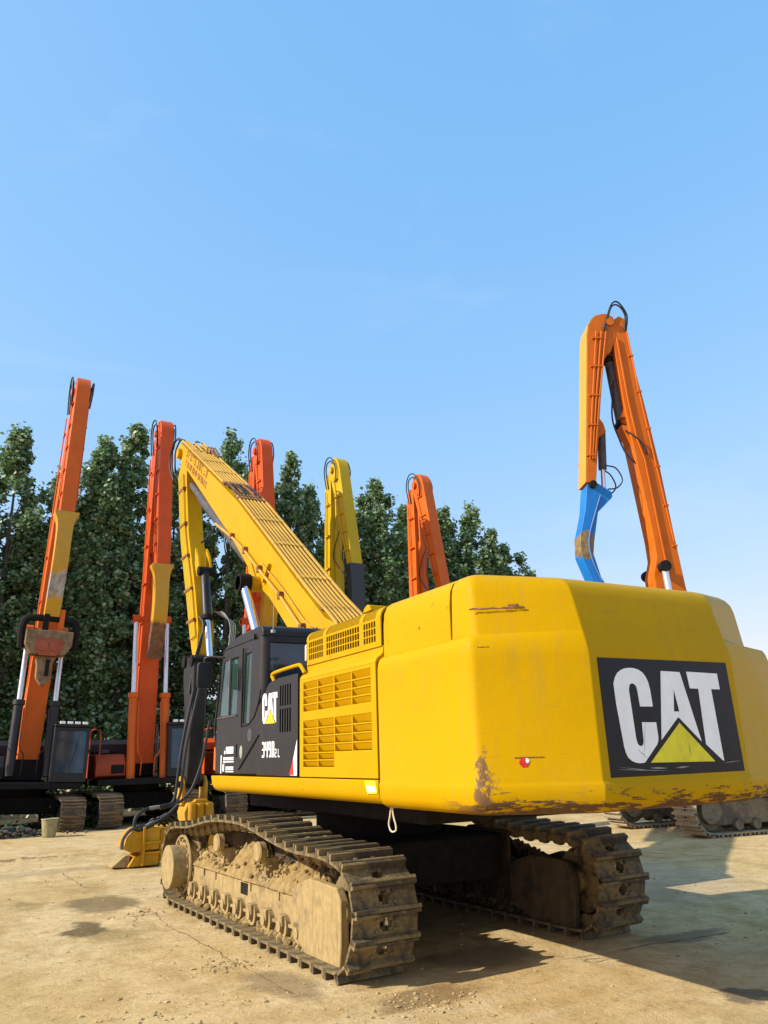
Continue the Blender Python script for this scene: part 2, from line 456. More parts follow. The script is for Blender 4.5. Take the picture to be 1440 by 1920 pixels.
# ------------------------------------------------------------------ mesh helpers
class MB:
    def __init__(self):
        self.v, self.f = [], []

    def add(self, vs, fs):
        o = len(self.v)
        self.v += [tuple(p) for p in vs]
        self.f += [tuple(i + o for i in q) for q in fs]
        return self

    def box(self, x0, x1, y0, y1, z0, z1, mat=None):
        vs = [(x, y, z) for x in (x0, x1) for y in (y0, y1) for z in (z0, z1)]
        if mat is not None:
            vs = [tuple(mat @ Vector(p)) for p in vs]
        return self.add(vs, [(0, 1, 3, 2), (4, 6, 7, 5), (0, 4, 5, 1), (2, 3, 7, 6), (0, 2, 6, 4), (1, 5, 7, 3)])

    def prism(self, poly, axis, a, b, fn=None):
        """Polygon in the plane across an axis, drawn out from a to b."""
        def at(p, t):
            q = {'x': (t, p[0], p[1]), 'y': (p[0], t, p[1]), 'z': (p[0], p[1], t)}[axis]
            return fn(*q) if fn else q
        n = len(poly)
        vs = [at(p, a) for p in poly] + [at(p, b) for p in poly]
        fs = [tuple(range(n))[::-1], tuple(range(n, 2 * n))] + [(i, (i + 1) % n, n + (i + 1) % n, n + i) for i in range(n)]
        return self.add(vs, fs)

    def tube(self, pts, r, n=8, closed=False):
        pts = [Vector(p) for p in pts]
        k = len(pts)
        rs = r if isinstance(r, (list, tuple)) else [r] * k
        t0 = (pts[1] - pts[0]).normalized()
        up = Vector((0, 0, 1)) if abs(t0.z) < .9 else Vector((1, 0, 0))
        u = t0.cross(up).normalized()
        vs, fs = [], []
        for i, p in enumerate(pts):
            if closed:
                t = (pts[(i + 1) % k] - pts[i - 1]).normalized()
            else:
                t = (pts[min(i + 1, k - 1)] - pts[max(i - 1, 0)]).normalized()
            u = (u - t * u.dot(t)).normalized()
            w = t.cross(u)
            for j in range(n):
                a = 2 * math.pi * j / n
                vs.append(p + (u * math.cos(a) + w * math.sin(a)) * rs[i])
        for i in range(k if closed else k - 1):
            i2 = (i + 1) % k
            for j in range(n):
                fs.append((i * n + j, i * n + (j + 1) % n, i2 * n + (j + 1) % n, i2 * n + j))
        if not closed:
            fs.append(tuple(range(n))[::-1])
            fs.append(tuple((k - 1) * n + j for j in range(n)))
        return self.add(vs, fs)

    def cyl(self, p0, p1, r, n=16, r1=None):
        return self.tube([p0, p1], [r, r if r1 is None else r1], n)

    def holes(self, us, vs_, solid, t0, t1, place):
        """Plate on grid lines us x vs_, cells where solid(i,j) only; t0/t1 its two faces; place(u,v,t) -> xyz."""
        idx = {}
        vv, ff = [], []

        def vid(i, j, t):
            k = (i, j, t)
            if k not in idx:
                idx[k] = len(vv)
                vv.append(place(us[i], vs_[j], t0 if t == 0 else t1))
            return idx[k]
        nu, nv = len(us) - 1, len(vs_) - 1
        S = [[solid(i, j) for j in range(nv)] for i in range(nu)]
        ok = lambda i, j: 0 <= i < nu and 0 <= j < nv and S[i][j]
        for i in range(nu):
            for j in range(nv):
                if not S[i][j]:
                    continue
                ff.append((vid(i, j, 0), vid(i + 1, j, 0), vid(i + 1, j + 1, 0), vid(i, j + 1, 0)))
                ff.append((vid(i, j, 1), vid(i, j + 1, 1), vid(i + 1, j + 1, 1), vid(i + 1, j, 1)))
                if not ok(i - 1, j):
                    ff.append((vid(i, j, 0), vid(i, j + 1, 0), vid(i, j + 1, 1), vid(i, j, 1)))
                if not ok(i + 1, j):
                    ff.append((vid(i + 1, j, 0), vid(i + 1, j, 1), vid(i + 1, j + 1, 1), vid(i + 1, j + 1, 0)))
                if not ok(i, j - 1):
                    ff.append((vid(i, j, 0), vid(i, j, 1), vid(i + 1, j, 1), vid(i + 1, j, 0)))
                if not ok(i, j + 1):
                    ff.append((vid(i, j + 1, 0), vid(i + 1, j + 1, 0), vid(i + 1, j + 1, 1), vid(i, j + 1, 1)))
        return self.add(vv, ff)

    def mesh(self, name, mat, smooth=True, angle=35):
        me = bpy.data.meshes.new(name)
        me.from_pydata(self.v, [], self.f)
        import bmesh
        bm = bmesh.new()
        bm.from_mesh(me)
        bmesh.ops.recalc_face_normals(bm, faces=bm.faces)
        bm.to_mesh(me)
        bm.free()
        if mat:
            me.materials.append(M[mat] if isinstance(mat, str) else mat)
        if smooth:
            me.shade_smooth()
            me.set_sharp_from_angle(angle=R(angle))
        return me

    def build(self, name, mat, parent=None, bevel=0, seg=2, smooth=True):
        o = obj(name, self.mesh(name, mat, smooth), parent)
        if bevel:
            md = o.modifiers.new('bevel', 'BEVEL')
            md.width, md.segments, md.limit_method, md.angle_limit = bevel, seg, 'ANGLE', R(32)
            md.harden_normals = True
        return o


def obj(name, me, parent=None):
    o = bpy.data.objects.new(name, me)
    COL.objects.link(o)
    if parent:
        o.parent = parent
    return o


def tag(o, label, cat, group=None, kind=None):
    if label:
        o['label'] = label
    if cat:
        o['category'] = cat
    if group:
        o['group'] = group
    if kind:
        o['kind'] = kind
    return o


def empty(name, loc=(0, 0, 0), rz=0, parent=None):
    o = obj(name, None, parent)
    o.location = loc
    o.rotation_euler = (0, 0, rz)
    o.empty_display_size = 0.2
    return o


def spline(pts, n=8, closed=False):
    """Catmull-Rom through points."""
    P = [np.array(p, float) for p in pts]
    k = len(P)
    out = []
    rng = k if closed else k - 1
    for i in range(rng):
        p0 = P[(i - 1) % k] if closed or i > 0 else P[0] * 2 - P[1]
        p1, p2 = P[i], P[(i + 1) % k]
        p3 = P[(i + 2) % k] if closed or i + 2 < k else p2 * 2 - p1
        for s in range(n):
            t = s / n
            out.append(0.5 * ((2 * p1) + (-p0 + p2) * t + (2 * p0 - 5 * p1 + 4 * p2 - p3) * t * t + (-p0 + 3 * p1 - 3 * p2 + p3) * t ** 3))
    if not closed:
        out.append(P[-1])
    return [tuple(p) for p in out]


def fillet(poly, radii, seg=5):
    """Round the inner corners of an open 2D polyline."""
    out = [poly[0]]
    for i in range(1, len(poly) - 1):
        a, p, c2 = Vector(poly[i - 1]), Vector(poly[i]), Vector(poly[i + 1])
        d1, d2 = (a - p).normalized(), (c2 - p).normalized()
        r = radii[i]
        ang = d1.angle(d2)
        t = min(r / math.tan(ang / 2), (a - p).length * .48, (c2 - p).length * .48)
        s, e = p + d1 * t, p + d2 * t
        for j in range(seg + 1):
            u = j / seg
            out.append(tuple(s * (1 - u) ** 2 + p * 2 * u * (1 - u) + e * u * u))
    out.append(poly[-1])
    return out


# ------------------------------------------------------------------ ground
def axis_steps(lo, a, b_, hi, step, far):
    inner = list(np.arange(a, b_ + 1e-6, step))
    left, right, s, p = [], [], step, a
    while p > lo:
        s *= 1.22
        p -= s
        left.append(max(p, lo))
    s, p = step, inner[-1]
    while p < hi:
        s *= 1.22
        p += s
        right.append(min(p, hi))
    return left[::-1] + inner + right


gx = axis_steps(-900, -6, 6, 900, 0.06, 0)
gy = axis_steps(-60, -6.5, 11, 1500, 0.06, 0)


def ground_z(x, y):
    near = 1.0 if -8 < x < 14 and -9 < y < 22 else 0.0
    if not near:
        return 0.0
    z = noise.noise(Vector((x * .5, y * .5, 3))) * .012 + noise.noise(Vector((x * 2.3, y * 2.3, 8))) * .006
    z += noise.noise(Vector((x * 7, y * 7, 1))) * .003
    # wheel rut with crumbled edges
    d = abs(y - (8.75 - .12 * (x + 3)) + noise.noise(Vector((x * .7, 0, 0))) * .3)
    if x < -.9 and d < .35:
        z += (.35 - d) * .16 * max(0, noise.noise(Vector((x * 6, y * 9, 4))) + .35)
    return z - .012


gv = [(x, y, ground_z(x, y)) for y in gy for x in gx]
nx_ = len(gx)
gf = [(j * nx_ + i, j * nx_ + i + 1, (j + 1) * nx_ + i + 1, (j + 1) * nx_ + i) for j in range(len(gy) - 1) for i in range(nx_ - 1)]
me = bpy.data.meshes.new('ground')
me.from_pydata(gv, [], gf)
me.materials.append(M['ground'])
me.shade_smooth()
ground = obj('ground', me)
tag(ground, 'dusty yellow earth and concrete of the machine yard', None, kind='structure')

# joints and cracks between the slabs, filled with dark dirt
def crack(pts, w):
    rnd = random.Random(len(pts) * 31 + int(abs(pts[0][0]) * 100))
    fine = []
    for (x0, y0), (x1, y1) in zip(pts[:-1], pts[1:]):
        k = max(2, int(math.hypot(x1 - x0, y1 - y0) / .12))
        for i in range(k):
            t = i / k
            fine.append((x0 + (x1 - x0) * t + rnd.uniform(-.02, .02), y0 + (y1 - y0) * t + rnd.uniform(-.02, .02)))
    fine.append(pts[-1])
    vs, fs = [], []
    for i, (x, y) in enumerate(fine):
        a = fine[max(0, i - 1)]
        c_ = fine[min(len(fine) - 1, i + 1)]
        d = Vector((c_[0] - a[0], c_[1] - a[1])).normalized()
        ww = w * .55 * rnd.uniform(.05, 1.0) * (0.2 if i in (0, len(fine) - 1) else 1)
        for s in (-1, 1):
            px, py = x - d.y * ww * s, y + d.x * ww * s
            vs.append((px, py, ground_z(px, py) + .005))
    for i in range(len(fine) - 1):
        fs.append((2 * i, 2 * i + 1, 2 * i + 3, 2 * i + 2))
    MB().add(vs, fs).build('slab_joint', 'crack', ground, smooth=False)


crack([(-2.55, 6.4), (-2.48, 4.4), (-2.26, 4.1)], .02)
crack([(-2.26, 2.5), (-2.12, 1.86), (-2.16, .76), (-2.09, -.41), (-2.06, -1.6), (-2.02, -2.4)], .014)
crack([(.25, -2.74), (.7, -2.80), (1.35, -2.83), (2.2, -2.9)], .022)
crack([(5.6, 1.95), (6.25, 1.68), (6.6, .75)], .03)
crack([(4.2, 1.2), (5.0, .95), (6.4, .55)], .02)

# crumbs of earth and pebbles
def clod_mesh(name, mat, seed):
    rnd = random.Random(seed)
    ico = [(0, 0, -1), (.72, -.53, -.45), (-.28, -.85, -.45), (-.89, 0, -.45), (-.28, .85, -.45), (.72, .53, -.45),
           (.28, -.85, .45), (-.72, -.53, .45), (-.72, .53, .45), (.28, .85, .45), (.89, 0, .45), (0, 0, 1)]
    fs = [(0, 1, 2), (1, 0, 5), (0, 2, 3), (0, 3, 4), (0, 4, 5), (1, 5, 10), (2, 1, 6), (3, 2, 7), (4, 3, 8), (5, 4, 9),
          (1, 10, 6), (2, 6, 7), (3, 7, 8), (4, 8, 9), (5, 9, 10), (6, 10, 11), (7, 6, 11), (8, 7, 11), (9, 8, 11), (10, 9, 11)]
    return ico, fs


ICO_V, ICO_F = clod_mesh('', None, 0)


def scatter(name, mat, places, label, seed, flat=.6):
    rnd = random.Random(seed)
    mb = MB()
    for x, y, z, s in places:
        a = rnd.uniform(0, 6.28)
        ca, sa = math.cos(a), math.sin(a)
        sxx, syy, szz = s * rnd.uniform(.6, 1.3), s * rnd.uniform(.6, 1.3), s * flat * rnd.uniform(.6, 1.2)
        vs = []
        for p in ICO_V:
            k = rnd.uniform(.75, 1.2)
            px, py = p[0] * sxx * k, p[1] * syy * k
            vs.append((x + px * ca - py * sa, y + px * sa + py * ca, z + p[2] * szz * k))
        mb.add(vs, ICO_F)
    o = mb.build(name, mat, None, smooth=False)
    tag(o, label, None, kind='stuff')
    return o


rnd = random.Random(3)
pl = []
for i in range(1500):
    x, y = rnd.uniform(-5, 5), rnd.uniform(-5.5, 9)
    s = abs(rnd.gauss(0, .007)) + .004
    pl.append((x, y, ground_z(x, y) + s * .2, s))
for cx, cy, rad, n in [(-1.4, -3.1, .6, 160), (-2.2, -1.2, .35, 120), (-3.0, -2.3, .9, 110), (-2.0, -4.0, 1.0, 120), (-2.3, 1.7, .4, 90), (-2.9, 8.75, 1.2, 110)]:
    for i in range(n):
        x, y = cx + rnd.gauss(0, rad * .5), cy + rnd.gauss(0, rad * .35)
        s = abs(rnd.gauss(0, .009)) + .004
        pl.append((x, y, ground_z(x, y) + s * .2, s))
scatter('earth_crumbs', 'pebble', pl, 'small stones and crumbs of dry earth on the yard', 5)

# ------------------------------------------------------------------ tracks
def plate_shoe(w, l, mat, ribs):
    """One grouser plate: slab with a mud hole, bolt heads and raised bars; z=0 is the bar tip."""
    mb = MB()
    us = [-w / 2, -.055, -.03, .03, .055, w / 2]
    vs_ = [-l / 2, -.05, -.026, .026, .05, l / 2]
    hole = lambda i, j: not ((i in (1, 3) and j == 2) or (i == 2 and j in (1, 2, 3)))
    mb.holes(us, vs_, hole, -.056, -.080, lambda u, v, t: (u, v, t))
    for y, h, t in ribs:
        mb.prism([(y - t, -.058), (y - t * .6, h), (y + t * .6, h), (y + t, -.058)], 'x', -w / 2, w / 2)
    for bx in (-.085, .085):
        for by in (-.04, .04):
            mb.cyl((bx, by, -.058), (bx, by, -.040), .017, 6)
    return mb.mesh('shoe', mat, angle=30)


def link_mesh(mat):
    mb = MB()
    for s in (-1, 1):
        mb.prism([(-.115, -.075), (-.10, -.14), (-.05, -.185), (.03, -.175), (.06, -.145), (.10, -.16), (.12, -.12), (.115, -.075)], 'x', s * .07, s * .125)
    mb.cyl((-.15, -.07, -.125), (.15, -.07, -.125), .035, 8)
    return mb.mesh('link', mat, angle=30)


def loop_places(profile, n):
    pts = np.array(spline(profile, 12, True))
    d = np.linalg.norm(np.roll(pts, -1, 0) - pts, axis=1)
    s = np.concatenate([[0], np.cumsum(d)])
    tot = s[-1]
    q = np.vstack([pts, pts[:1]])
    out = []
    at = lambda u: np.array([np.interp(u % tot, s, q[:, 0]), np.interp(u % tot, s, q[:, 1])])
    for i in range(n):
        u = i * tot / n
        a, c_ = at(u - tot / n / 2), at(u + tot / n / 2)
        mid = at(u) * .5 + (a + c_) * .25
        out.append((mid[0], mid[1], math.atan2(c_[1] - a[1], c_[0] - a[0])))
    return out, tot / n


CAT_PROFILE = [(-2.2, 0), (-2.40, .035), (-2.54, .17), (-2.625, .36), (-2.645, .55), (-2.58, .74), (-2.42, .88), (-2.16, .945), (-1.85, .962),
               (-1.45, .965), (-1.0, 1.012), (-.6, 1.075), (-.2, 1.125), (.3, 1.13), (.8, 1.105), (1.2, 1.05), (1.6, .995), (2.0, .975),
               (2.3, .93), (2.5, .78), (2.6, .55), (2.58, .32), (2.46, .12), (2.22, .008), (1.5, 0), (.5, 0), (-.5, 0), (-1.5, 0)]
ROW_PROFILE = [(-2.0, 0), (-2.3, .08), (-2.48, .3), (-2.5, .52), (-2.4, .74), (-2.15, .87), (-1.2, .90), (0, .93), (1.2, .90), (2.15, .87), (2.4, .74),
               (2.5, .52), (2.48, .3), (2.3, .08), (2.0, 0), (1, 0), (0, 0), (-1, 0)]


def fill_track(track, profile, n, shoe_me, link_me=None):
    pls, pitch = loop_places(profile, n)
    for y, z, a in pls:
        o = obj('shoe', shoe_me, track)
        o.location = (0, y, z)
        o.rotation_euler = (a, 0, 0)
        if link_me:
            k = obj('link', link_me, track)
            k.location = (0, y, z)
            k.rotation_euler = (a, 0, 0)
    return pitch


SHOE_CAT = plate_shoe(.60, .232, 'shoe', [(-.096, 0, .023), (.088, -.004, .020)])
LINK_CAT = link_mesh('link')
SHOE_ROW = plate_shoe(.62, .235, 'shoe_far', [(-.10, 0, .016), (0, -.01, .014), (.09, -.005, .014)])
SHOE_PALE = plate_shoe(.62, .235, 'shoe_pale', [(-.10, 0, .016), (0, -.01, .014), (.09, -.005, .014)])

# ------------------------------------------------------------------ the yellow excavator in front
ex = empty('excavator')
tag(ex, 'big yellow and black crawler excavator in front, lettered CAT on its counterweight', 'excavator')

YAW = R(2.4)
for side, cx, FM, ML in ((-1, -1.455, 'frame_mud', 'mud'), (1, 1.095, 'frame_shaded', 'mud_shaded')):
    tr = empty('track', (cx, 0, -.006), YAW, ex)
    fill_track(tr, CAT_PROFILE, 52, SHOE_CAT, LINK_CAT)
    s = -1                       # outer face of the left track is -x
    o_ = side
    # box frame with a sloping top, end guards around the idler
    fr = MB()
    prof = [(-.17, .17), (.115, .17), (.13, .30), (.125, .50), (.02, .60), (-.17, .62)]
    fr.prism([(o_ * p[0], p[1]) for p in prof], 'y', -1.25, 1.95)
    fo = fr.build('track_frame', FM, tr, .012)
    gd = MB()
    gp = [(-1.25, .22), (-1.55, .055), (-2.17, .07), (-2.20, .25), (-2.20, .56), (-2.12, .66), (-1.62, .68), (-1.40, .62), (-1.25, .56)]
    gd.prism(gp, 'x', o_ * .12, o_ * .20)
    gd.prism([(-1.22, .28), (-1.9, .2), (-1.9, .52), (-1.22, .55)], 'x', o_ * -.2, o_ * .12)
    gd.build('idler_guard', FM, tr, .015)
    gd2 = MB()
    gd2.prism(gp, 'x', o_ * -.20, o_ * -.26)
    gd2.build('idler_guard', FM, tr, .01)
    # lower and upper flanges of the frame, slots and a dark block painting the square hole's shade
    fl = MB()
    fl.prism([(-1.26, .205), (1.98, .165), (1.98, .19), (-1.26, .235)], 'x', o_ * .10, o_ * .150)
    fl.build('frame_flange', FM, tr, .004)
    pt = MB()
    pt.box(min(o_ * .115, o_ * .133), max(o_ * .115, o_ * .133), -.02, .17, .345, .455)
    pt.build('opening_shade_patch', 'dark', tr)
    for yy in (1.35, .95, -.10, -.82):
        lg = MB()
        lg.box(min(o_ * .118, o_ * .143), max(o_ * .118, o_ * .143), yy - .018, yy + .018, .40, .52)
        lg.build('frame_lug', FM, tr, .004)
    MB().box(min(-o_ * .175, -o_ * .215), max(-o_ * .175, -o_ * .215), -1.2, 1.75, .50, .88).build('gap_blocker', 'frame_shaded', tr, .01)  # added dark plate, blocks bright ground seen through the track
    # idler wheel, sprocket with its drive drum
    idl = MB()
    idl.cyl((-.06, -2.10, .475), (.06, -2.10, .475), .30, 28)
    idl.cyl((-.15, -2.10, .475), (.15, -2.10, .475), .12, 18)
    idl.build('idler', 'link', tr, .01)
    spk = MB()
    teeth = []
    for i in range(42):
        a = 2 * math.pi * i / 42
        rr_ = .40 if i % 2 else .345
        teeth.append((2.08 + rr_ * math.cos(a), .49 + rr_ * math.sin(a)))
    spk.prism(teeth, 'x', -.05, .05)
    spk.build('sprocket', 'link', tr)
    dr = MB()
    dr.cyl((-o_ * .05, 2.08, .46), (o_ * .16, 2.08, .46), .30, 32)
    dr.cyl((o_ * .14, 2.08, .44), (o_ * .36, 2.08, .44), .245, 32, .255)
    drum = dr.build('final_drive', FM, tr, .012)
    fg = MB()
    fg.tube([(o_ * .165, 2.08 + .33 * math.cos(a), .46 + .33 * math.sin(a)) for a in np.linspace(0, 2 * math.pi, 33)[:-1]], .02, 6, True)
    fg.build('drive_flange', FM, tr)
    for i in range(14):
        a = 2 * math.pi * i / 14
        bt = MB()
        bt.cyl((o_ * .17, 2.08 + .285 * math.cos(a), .46 + .285 * math.sin(a)), (o_ * .195, 2.08 + .285 * math.cos(a), .46 + .285 * math.sin(a)), .02, 6)
        bt.build('flange_bolt', FM, tr)
    # rollers
    rl = MB()
    rl.cyl((-.17, 0, 0), (-.10, 0, 0), .105, 18)
    rl.cyl((-.10, 0, 0), (.10, 0, 0), .085, 18)
    rl.cyl((.10, 0, 0), (.17, 0, 0), .105, 18)
    rl.cyl((-.21, 0, 0), (.21, 0, 0), .05, 10)
    rm = rl.mesh('track_roller', M[FM])
    for i in range(9):
        r_ = obj('track_roller', rm, tr)
        r_.location = (0, -1.35 + i * .375, .205)
        hg = MB()
        hg.box(-.20, .20, -1.35 + i * .375 - .06, -1.35 + i * .375 + .06, .20, .30)
        hg.build('roller_bracket', FM, tr, .01)
    cr = MB()
    cr.cyl((-.13, 0, 0), (o_ * .19, 0, 0), .095, 20)
    cr.cyl((o_ * .19, 0, 0), (o_ * .205, 0, 0), .10, 20, .085)
    cm = cr.mesh('carrier_roller', M[FM])
    for yy in (.78, -.42):
        c_ = obj('carrier_roller', cm, tr)
        c_.location = (0, yy, .80)
        bb = MB()
        bb.box(-.12, .02, yy - .05, yy + .05, .58, .74)
        bb.build('roller_bracket', FM, tr)
    # mud heaped on the left frame, added on the right to block light
    if True:
        rng = random.Random(11)
        mv, mf = [], []
        ny, nxn = 300, 40
        for j in range(ny + 1):
            yy = -1.72 + (3.55) * j / ny
            base = .10 + .05 * math.sin(yy * 4.1 + .5) + .03 * math.sin(yy * 9.3)
            for yc, amp, wd in ((.38, .13, .22), (-.9, .10, .28), (.05, .10, .16), (1.25, .07, .3), (-1.5, .05, .15)):
                base += amp * math.exp(-((yy - yc) / wd) ** 2)
            for yc in (.78, -.42):
                base -= .10 * math.exp(-((yy - yc + .02) / .09) ** 2)
            edge = min(1, (yy + 1.72) / .15, (1.83 - yy) / .3)
            base = max(.02, base) * max(0, edge)
            for i in range(nxn + 1):
                t = i / nxn
                xx = -.155 + .32 * t
                prof_h = math.sin(min(1, t * 1.6) * math.pi / 2) ** .7 * (1 if t < .75 else 1 - (t - .75) * 1.0)
                p = Vector((xx * 9, yy * 9, 2.0))
                nz = noise.fractal(p, .9, 2.1, 5) * .055 + abs(noise.noise(p * 2.3)) * .05 - .02
                top = .515 + .10 * t
                mv.append(((xx + noise.noise(p * 1.7) * .012) * -o_, yy + noise.noise(p * 2.1) * .012, top - .03 + base * prof_h + nz * prof_h * max(0, edge)))
        for j in range(ny):
            for i in range(nxn):
                a = j * (nxn + 1) + i
                mf.append((a, a + 1, a + nxn + 2, a + nxn + 1))
        md_ = MB().add(mv, mf)
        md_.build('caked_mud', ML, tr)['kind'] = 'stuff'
        # crumbs on the lower run beside the rollers
        mb = MB()
        for i in range(260):
            yy = rng.uniform(-1.6, 1.6)
            tt = rng.random()
            s_ = rng.uniform(.010, .030)
            xx = (-.15 + .30 * (1 - tt)) * -o_
            zz = .53 + .10 * (1 - tt) + rng.uniform(0, .13)
            mb.add([(xx + p[0] * s_ * rng.uniform(.7, 1.2), yy + p[1] * s_ * rng.uniform(.7, 1.3), zz + p[2] * s_ * rng.uniform(.6, 1)) for p in ICO_V], ICO_F)
        for i in range(420):
            yy = rng.uniform(-1.9, 2.0)
            xx = rng.choice((-.13, -.12, .10)) + rng.gauss(0, .03)
            s_ = rng.uniform(.015, .05)
            vs = [(xx + p[0] * s_ * rng.uniform(.7, 1.2), yy + p[1] * s_ * rng.uniform(.7, 1.3), .075 + p[2] * s_ * rng.uniform(.6, 1) + s_ * .5) for p in ICO_V]
            mb.add(vs, ICO_F)
        for i in range(120):
            yy, xx = rng.uniform(-2.0, 1.6), rng.gauss(.05, .12)
            s_ = rng.uniform(.01, .03)
            zt = np.interp(yy, [-2.4, -2.16, -1.45, -1.0, -.6, -.2, .8, 1.6], [.88, .945, .965, 1.01, 1.075, 1.125, 1.105, .995]) - .04
            vs = [(xx + p[0] * s_ * 1.6, yy + p[1] * s_, zt + p[2] * s_ * .7) for p in ICO_V]
            mb.add(vs, ICO_F)
        mb.build('mud_crumbs', ML, tr, smooth=False)['kind'] = 'stuff'

# carbody and slewing ring
cb = MB()
cb.prism([(-1.3, .35), (-.7, .55), (.7, .55), (1.2, .35), (1.2, .55), (.6, .86), (-.7, .86), (-1.3, .55)], 'y', -.55, .55)
cb.box(-.98, .80, -1.25, 1.25, .42, .86)  # belly box added to keep light from passing under the body
cb.build('carbody', 'dark', ex, .03)
sr = MB()
sr.cyl((0, 0, .85), (0, 0, 1.12), .72, 40)
sr.build('slewing_ring', 'dark', ex)
bl = MB()
bl.box(-.95, .95, -2.6, 1.75, 1.125, 1.49)
bl.box(-1.23, 1.23, -2.6, 1.75, 1.40, 1.48)
bl.build('upper_frame', 'dark', ex, .02)

# --- skirt along both sides
for s in (-1, 1):
    pr = [(-1.43, 1.503), (-1.43, 1.42), (-1.422, 1.375), (-1.395, 1.335), (-1.35, 1.312), (-1.24, 1.305), (-1.24, 1.503)]
    def sl(x, y, z):
        return (x, y - (1.503 - z) * .55 if y > 1 else y, z)
    mb = MB().prism([(-s * p[0] if s > 0 else p[0], p[1]) for p in pr], 'y', 1.905, -2.655, sl)
    mb.build('side_skirt', 'yellow', ex, .012)

# --- counterweight
def cw_section(z, hw, cy, ry, yf, rc=.10):
    hr = hw + (.30 if z < 2.48 else .17)
    cr2 = cy - (.11 if z < 2.48 else .07)
    base = [(-hw, yf), (-hw, cy), (-.735, ry), (.735, ry), (hr, cr2), (hr, yf)]
    k_ = max(0, min(1, (z - 2.6) / .3))               # the top falls away towards the rear
    return [(x, y, z + k_ * (.072 - .20 * max(0, -3.93 - y))) for x, y in fillet(base, [0, rc, .035, .035, rc, 0], 6)]


def loft(mb, secs):
    n = len(secs[0])
    vs = [p for s in secs for p in s]
    fs = []
    for k in range(len(secs) - 1):
        for i in range(n - 1):
            fs.append((k * n + i, k * n + i + 1, (k + 1) * n + i + 1, (k + 1) * n + i))
        fs.append((k * n + n - 1, k * n, (k + 1) * n, (k + 1) * n + n - 1))
    fs.append(tuple(range(n)))
    fs.append(tuple((len(secs) - 1) * n + i for i in range(n)))
    mb.add(vs, fs)


cwm = MB()
loft(cwm, [cw_section(*a, -2.679) for a in [(1.288, 1.33, -3.95, -4.40), (1.296, 1.365, -3.985, -4.44), (1.325, 1.405, -4.02, -4.485), (1.37, 1.425, -4.04, -4.505), (1.465, 1.43, -4.045, -4.51),
                                           (1.482, 1.426, -4.037, -4.50), (1.497, 1.420, -4.03, -4.493), (2.32, 1.420, -4.03, -4.49), (2.36, 1.419, -4.027, -4.484), (2.40, 1.418, -4.02, -4.475),
                                           (2.44, 1.410, -4.012, -4.4645), (2.475, 1.390, -4.003, -4.4553), (2.498, 1.355, -3.996, -4.4495)]])
loft(cwm, [cw_section(*a, -3.720) for a in [(2.488, 1.345, -3.996, -4.4505), (2.55, 1.342, -3.985, -4.4345), (2.78, 1.330, -3.955, -4.3745), (2.835, 1.318, -3.94, -4.355),
                                            (2.872, 1.29, -3.915, -4.325), (2.895, 1.25, -3.88, -4.285), (2.905, 1.18, -3.82, -4.21)]])
cw = cwm.build('counterweight', 'cw', ex)

# --- hood between cage and counterweight
hd = MB()
hp = [(-1.345, 2.46), (-1.342, 2.76), (-1.33, 2.87), (-1.30, 2.93), (-1.25, 2.963), (-1.17, 2.977), (1.17, 2.977), (1.25, 2.963), (1.30, 2.93), (1.33, 2.87), (1.345, 2.46)]
hd.prism(hp, 'y', -2.660, -3.698)
hood = hd.build('hood', 'yellow', ex, .008)
core = MB()
core.box(-1.30, 1.30, -3.72, -1.06, 1.50, 2.60)
core.box(-1.27, 1.27, -3.75, -1.06, 2.55, 2.86)
core.build('engine_bay', 'dark', ex)

# --- engine door with louvers (left) and a plain one (right)
ys = [-2.655, -2.565, -2.21, -2.19, -1.845, -1.825, -1.475, -1.457, -1.115, -1.022]
zs = [1.512, 1.600, 1.735, 2.040, 2.125, 2.415, 2.45]


def door_solid(i, j):
    colm = i in (1, 3, 5, 7)
    if not colm:
        return True
    if j in (2, 4):
        return False
    if j == 1 and i in (5, 7):
        return False
    return True


dm = MB()
dm.holes(ys, zs, door_solid, -1.428, -1.405, lambda u, v, t: (t, u, v))
dm.prism([(-1.428, 2.449), (-1.424, 2.472), (-1.405, 2.497), (-1.375, 2.515), (-1.352, 2.54), (-1.345, 2.60), (-1.32, 2.60), (-1.32, 2.449)], 'y', -2.655, -1.022)
door = dm.build('engine_door', 'yellow', ex, .006)
dm = MB()
dm.box(1.405, 1.428, -2.655, -1.022, 1.512, 2.45)
dm.prism([(1.428, 2.449), (1.405, 2.497), (1.352, 2.54), (1.345, 2.60), (1.32, 2.60), (1.32, 2.449)], 'y', -2.655, -1.022)
dm.build('engine_door', 'yellow', ex, .006)


def slat_mesh(w, h):
    mb = MB()
    mb.prism([(.0, h), (.006, h), (.046, h * .20), (.040, h * .17)], 'y', -w / 2 + .012, w / 2)
    mb.box(-.001, .03, -w / 2, w / 2, -.006, .006)
    mb.box(.02, .09, w / 2 - .006, w / 2 + .004, 0, h)
    return mb.mesh('louver_slat', 'yellow')


for (a, b2, z0, z1, n) in [(i, i + 1, 2.125, 2.415, 4) for i in (1, 3, 5, 7)] + [(i, i + 1, 1.735, 2.040, 4) for i in (1, 3, 5, 7)] + [(i, i + 1, 1.60, 1.735, 2) for i in (5, 7)]:
    w = ys[b2] - ys[a]
    h = (z1 - z0) / n
    key = 'slat_%d_%d' % (round(w * 1000), round(h * 1000))
    sm = bpy.data.meshes.get(key)
    if sm is None:
        sm = slat_mesh(w, h)
        sm.name = key
    for k in range(n):
        o = obj('louver_slat', sm, door)
        o.location = (-1.424, (ys[a] + ys[b2]) / 2, z0 + k * h)

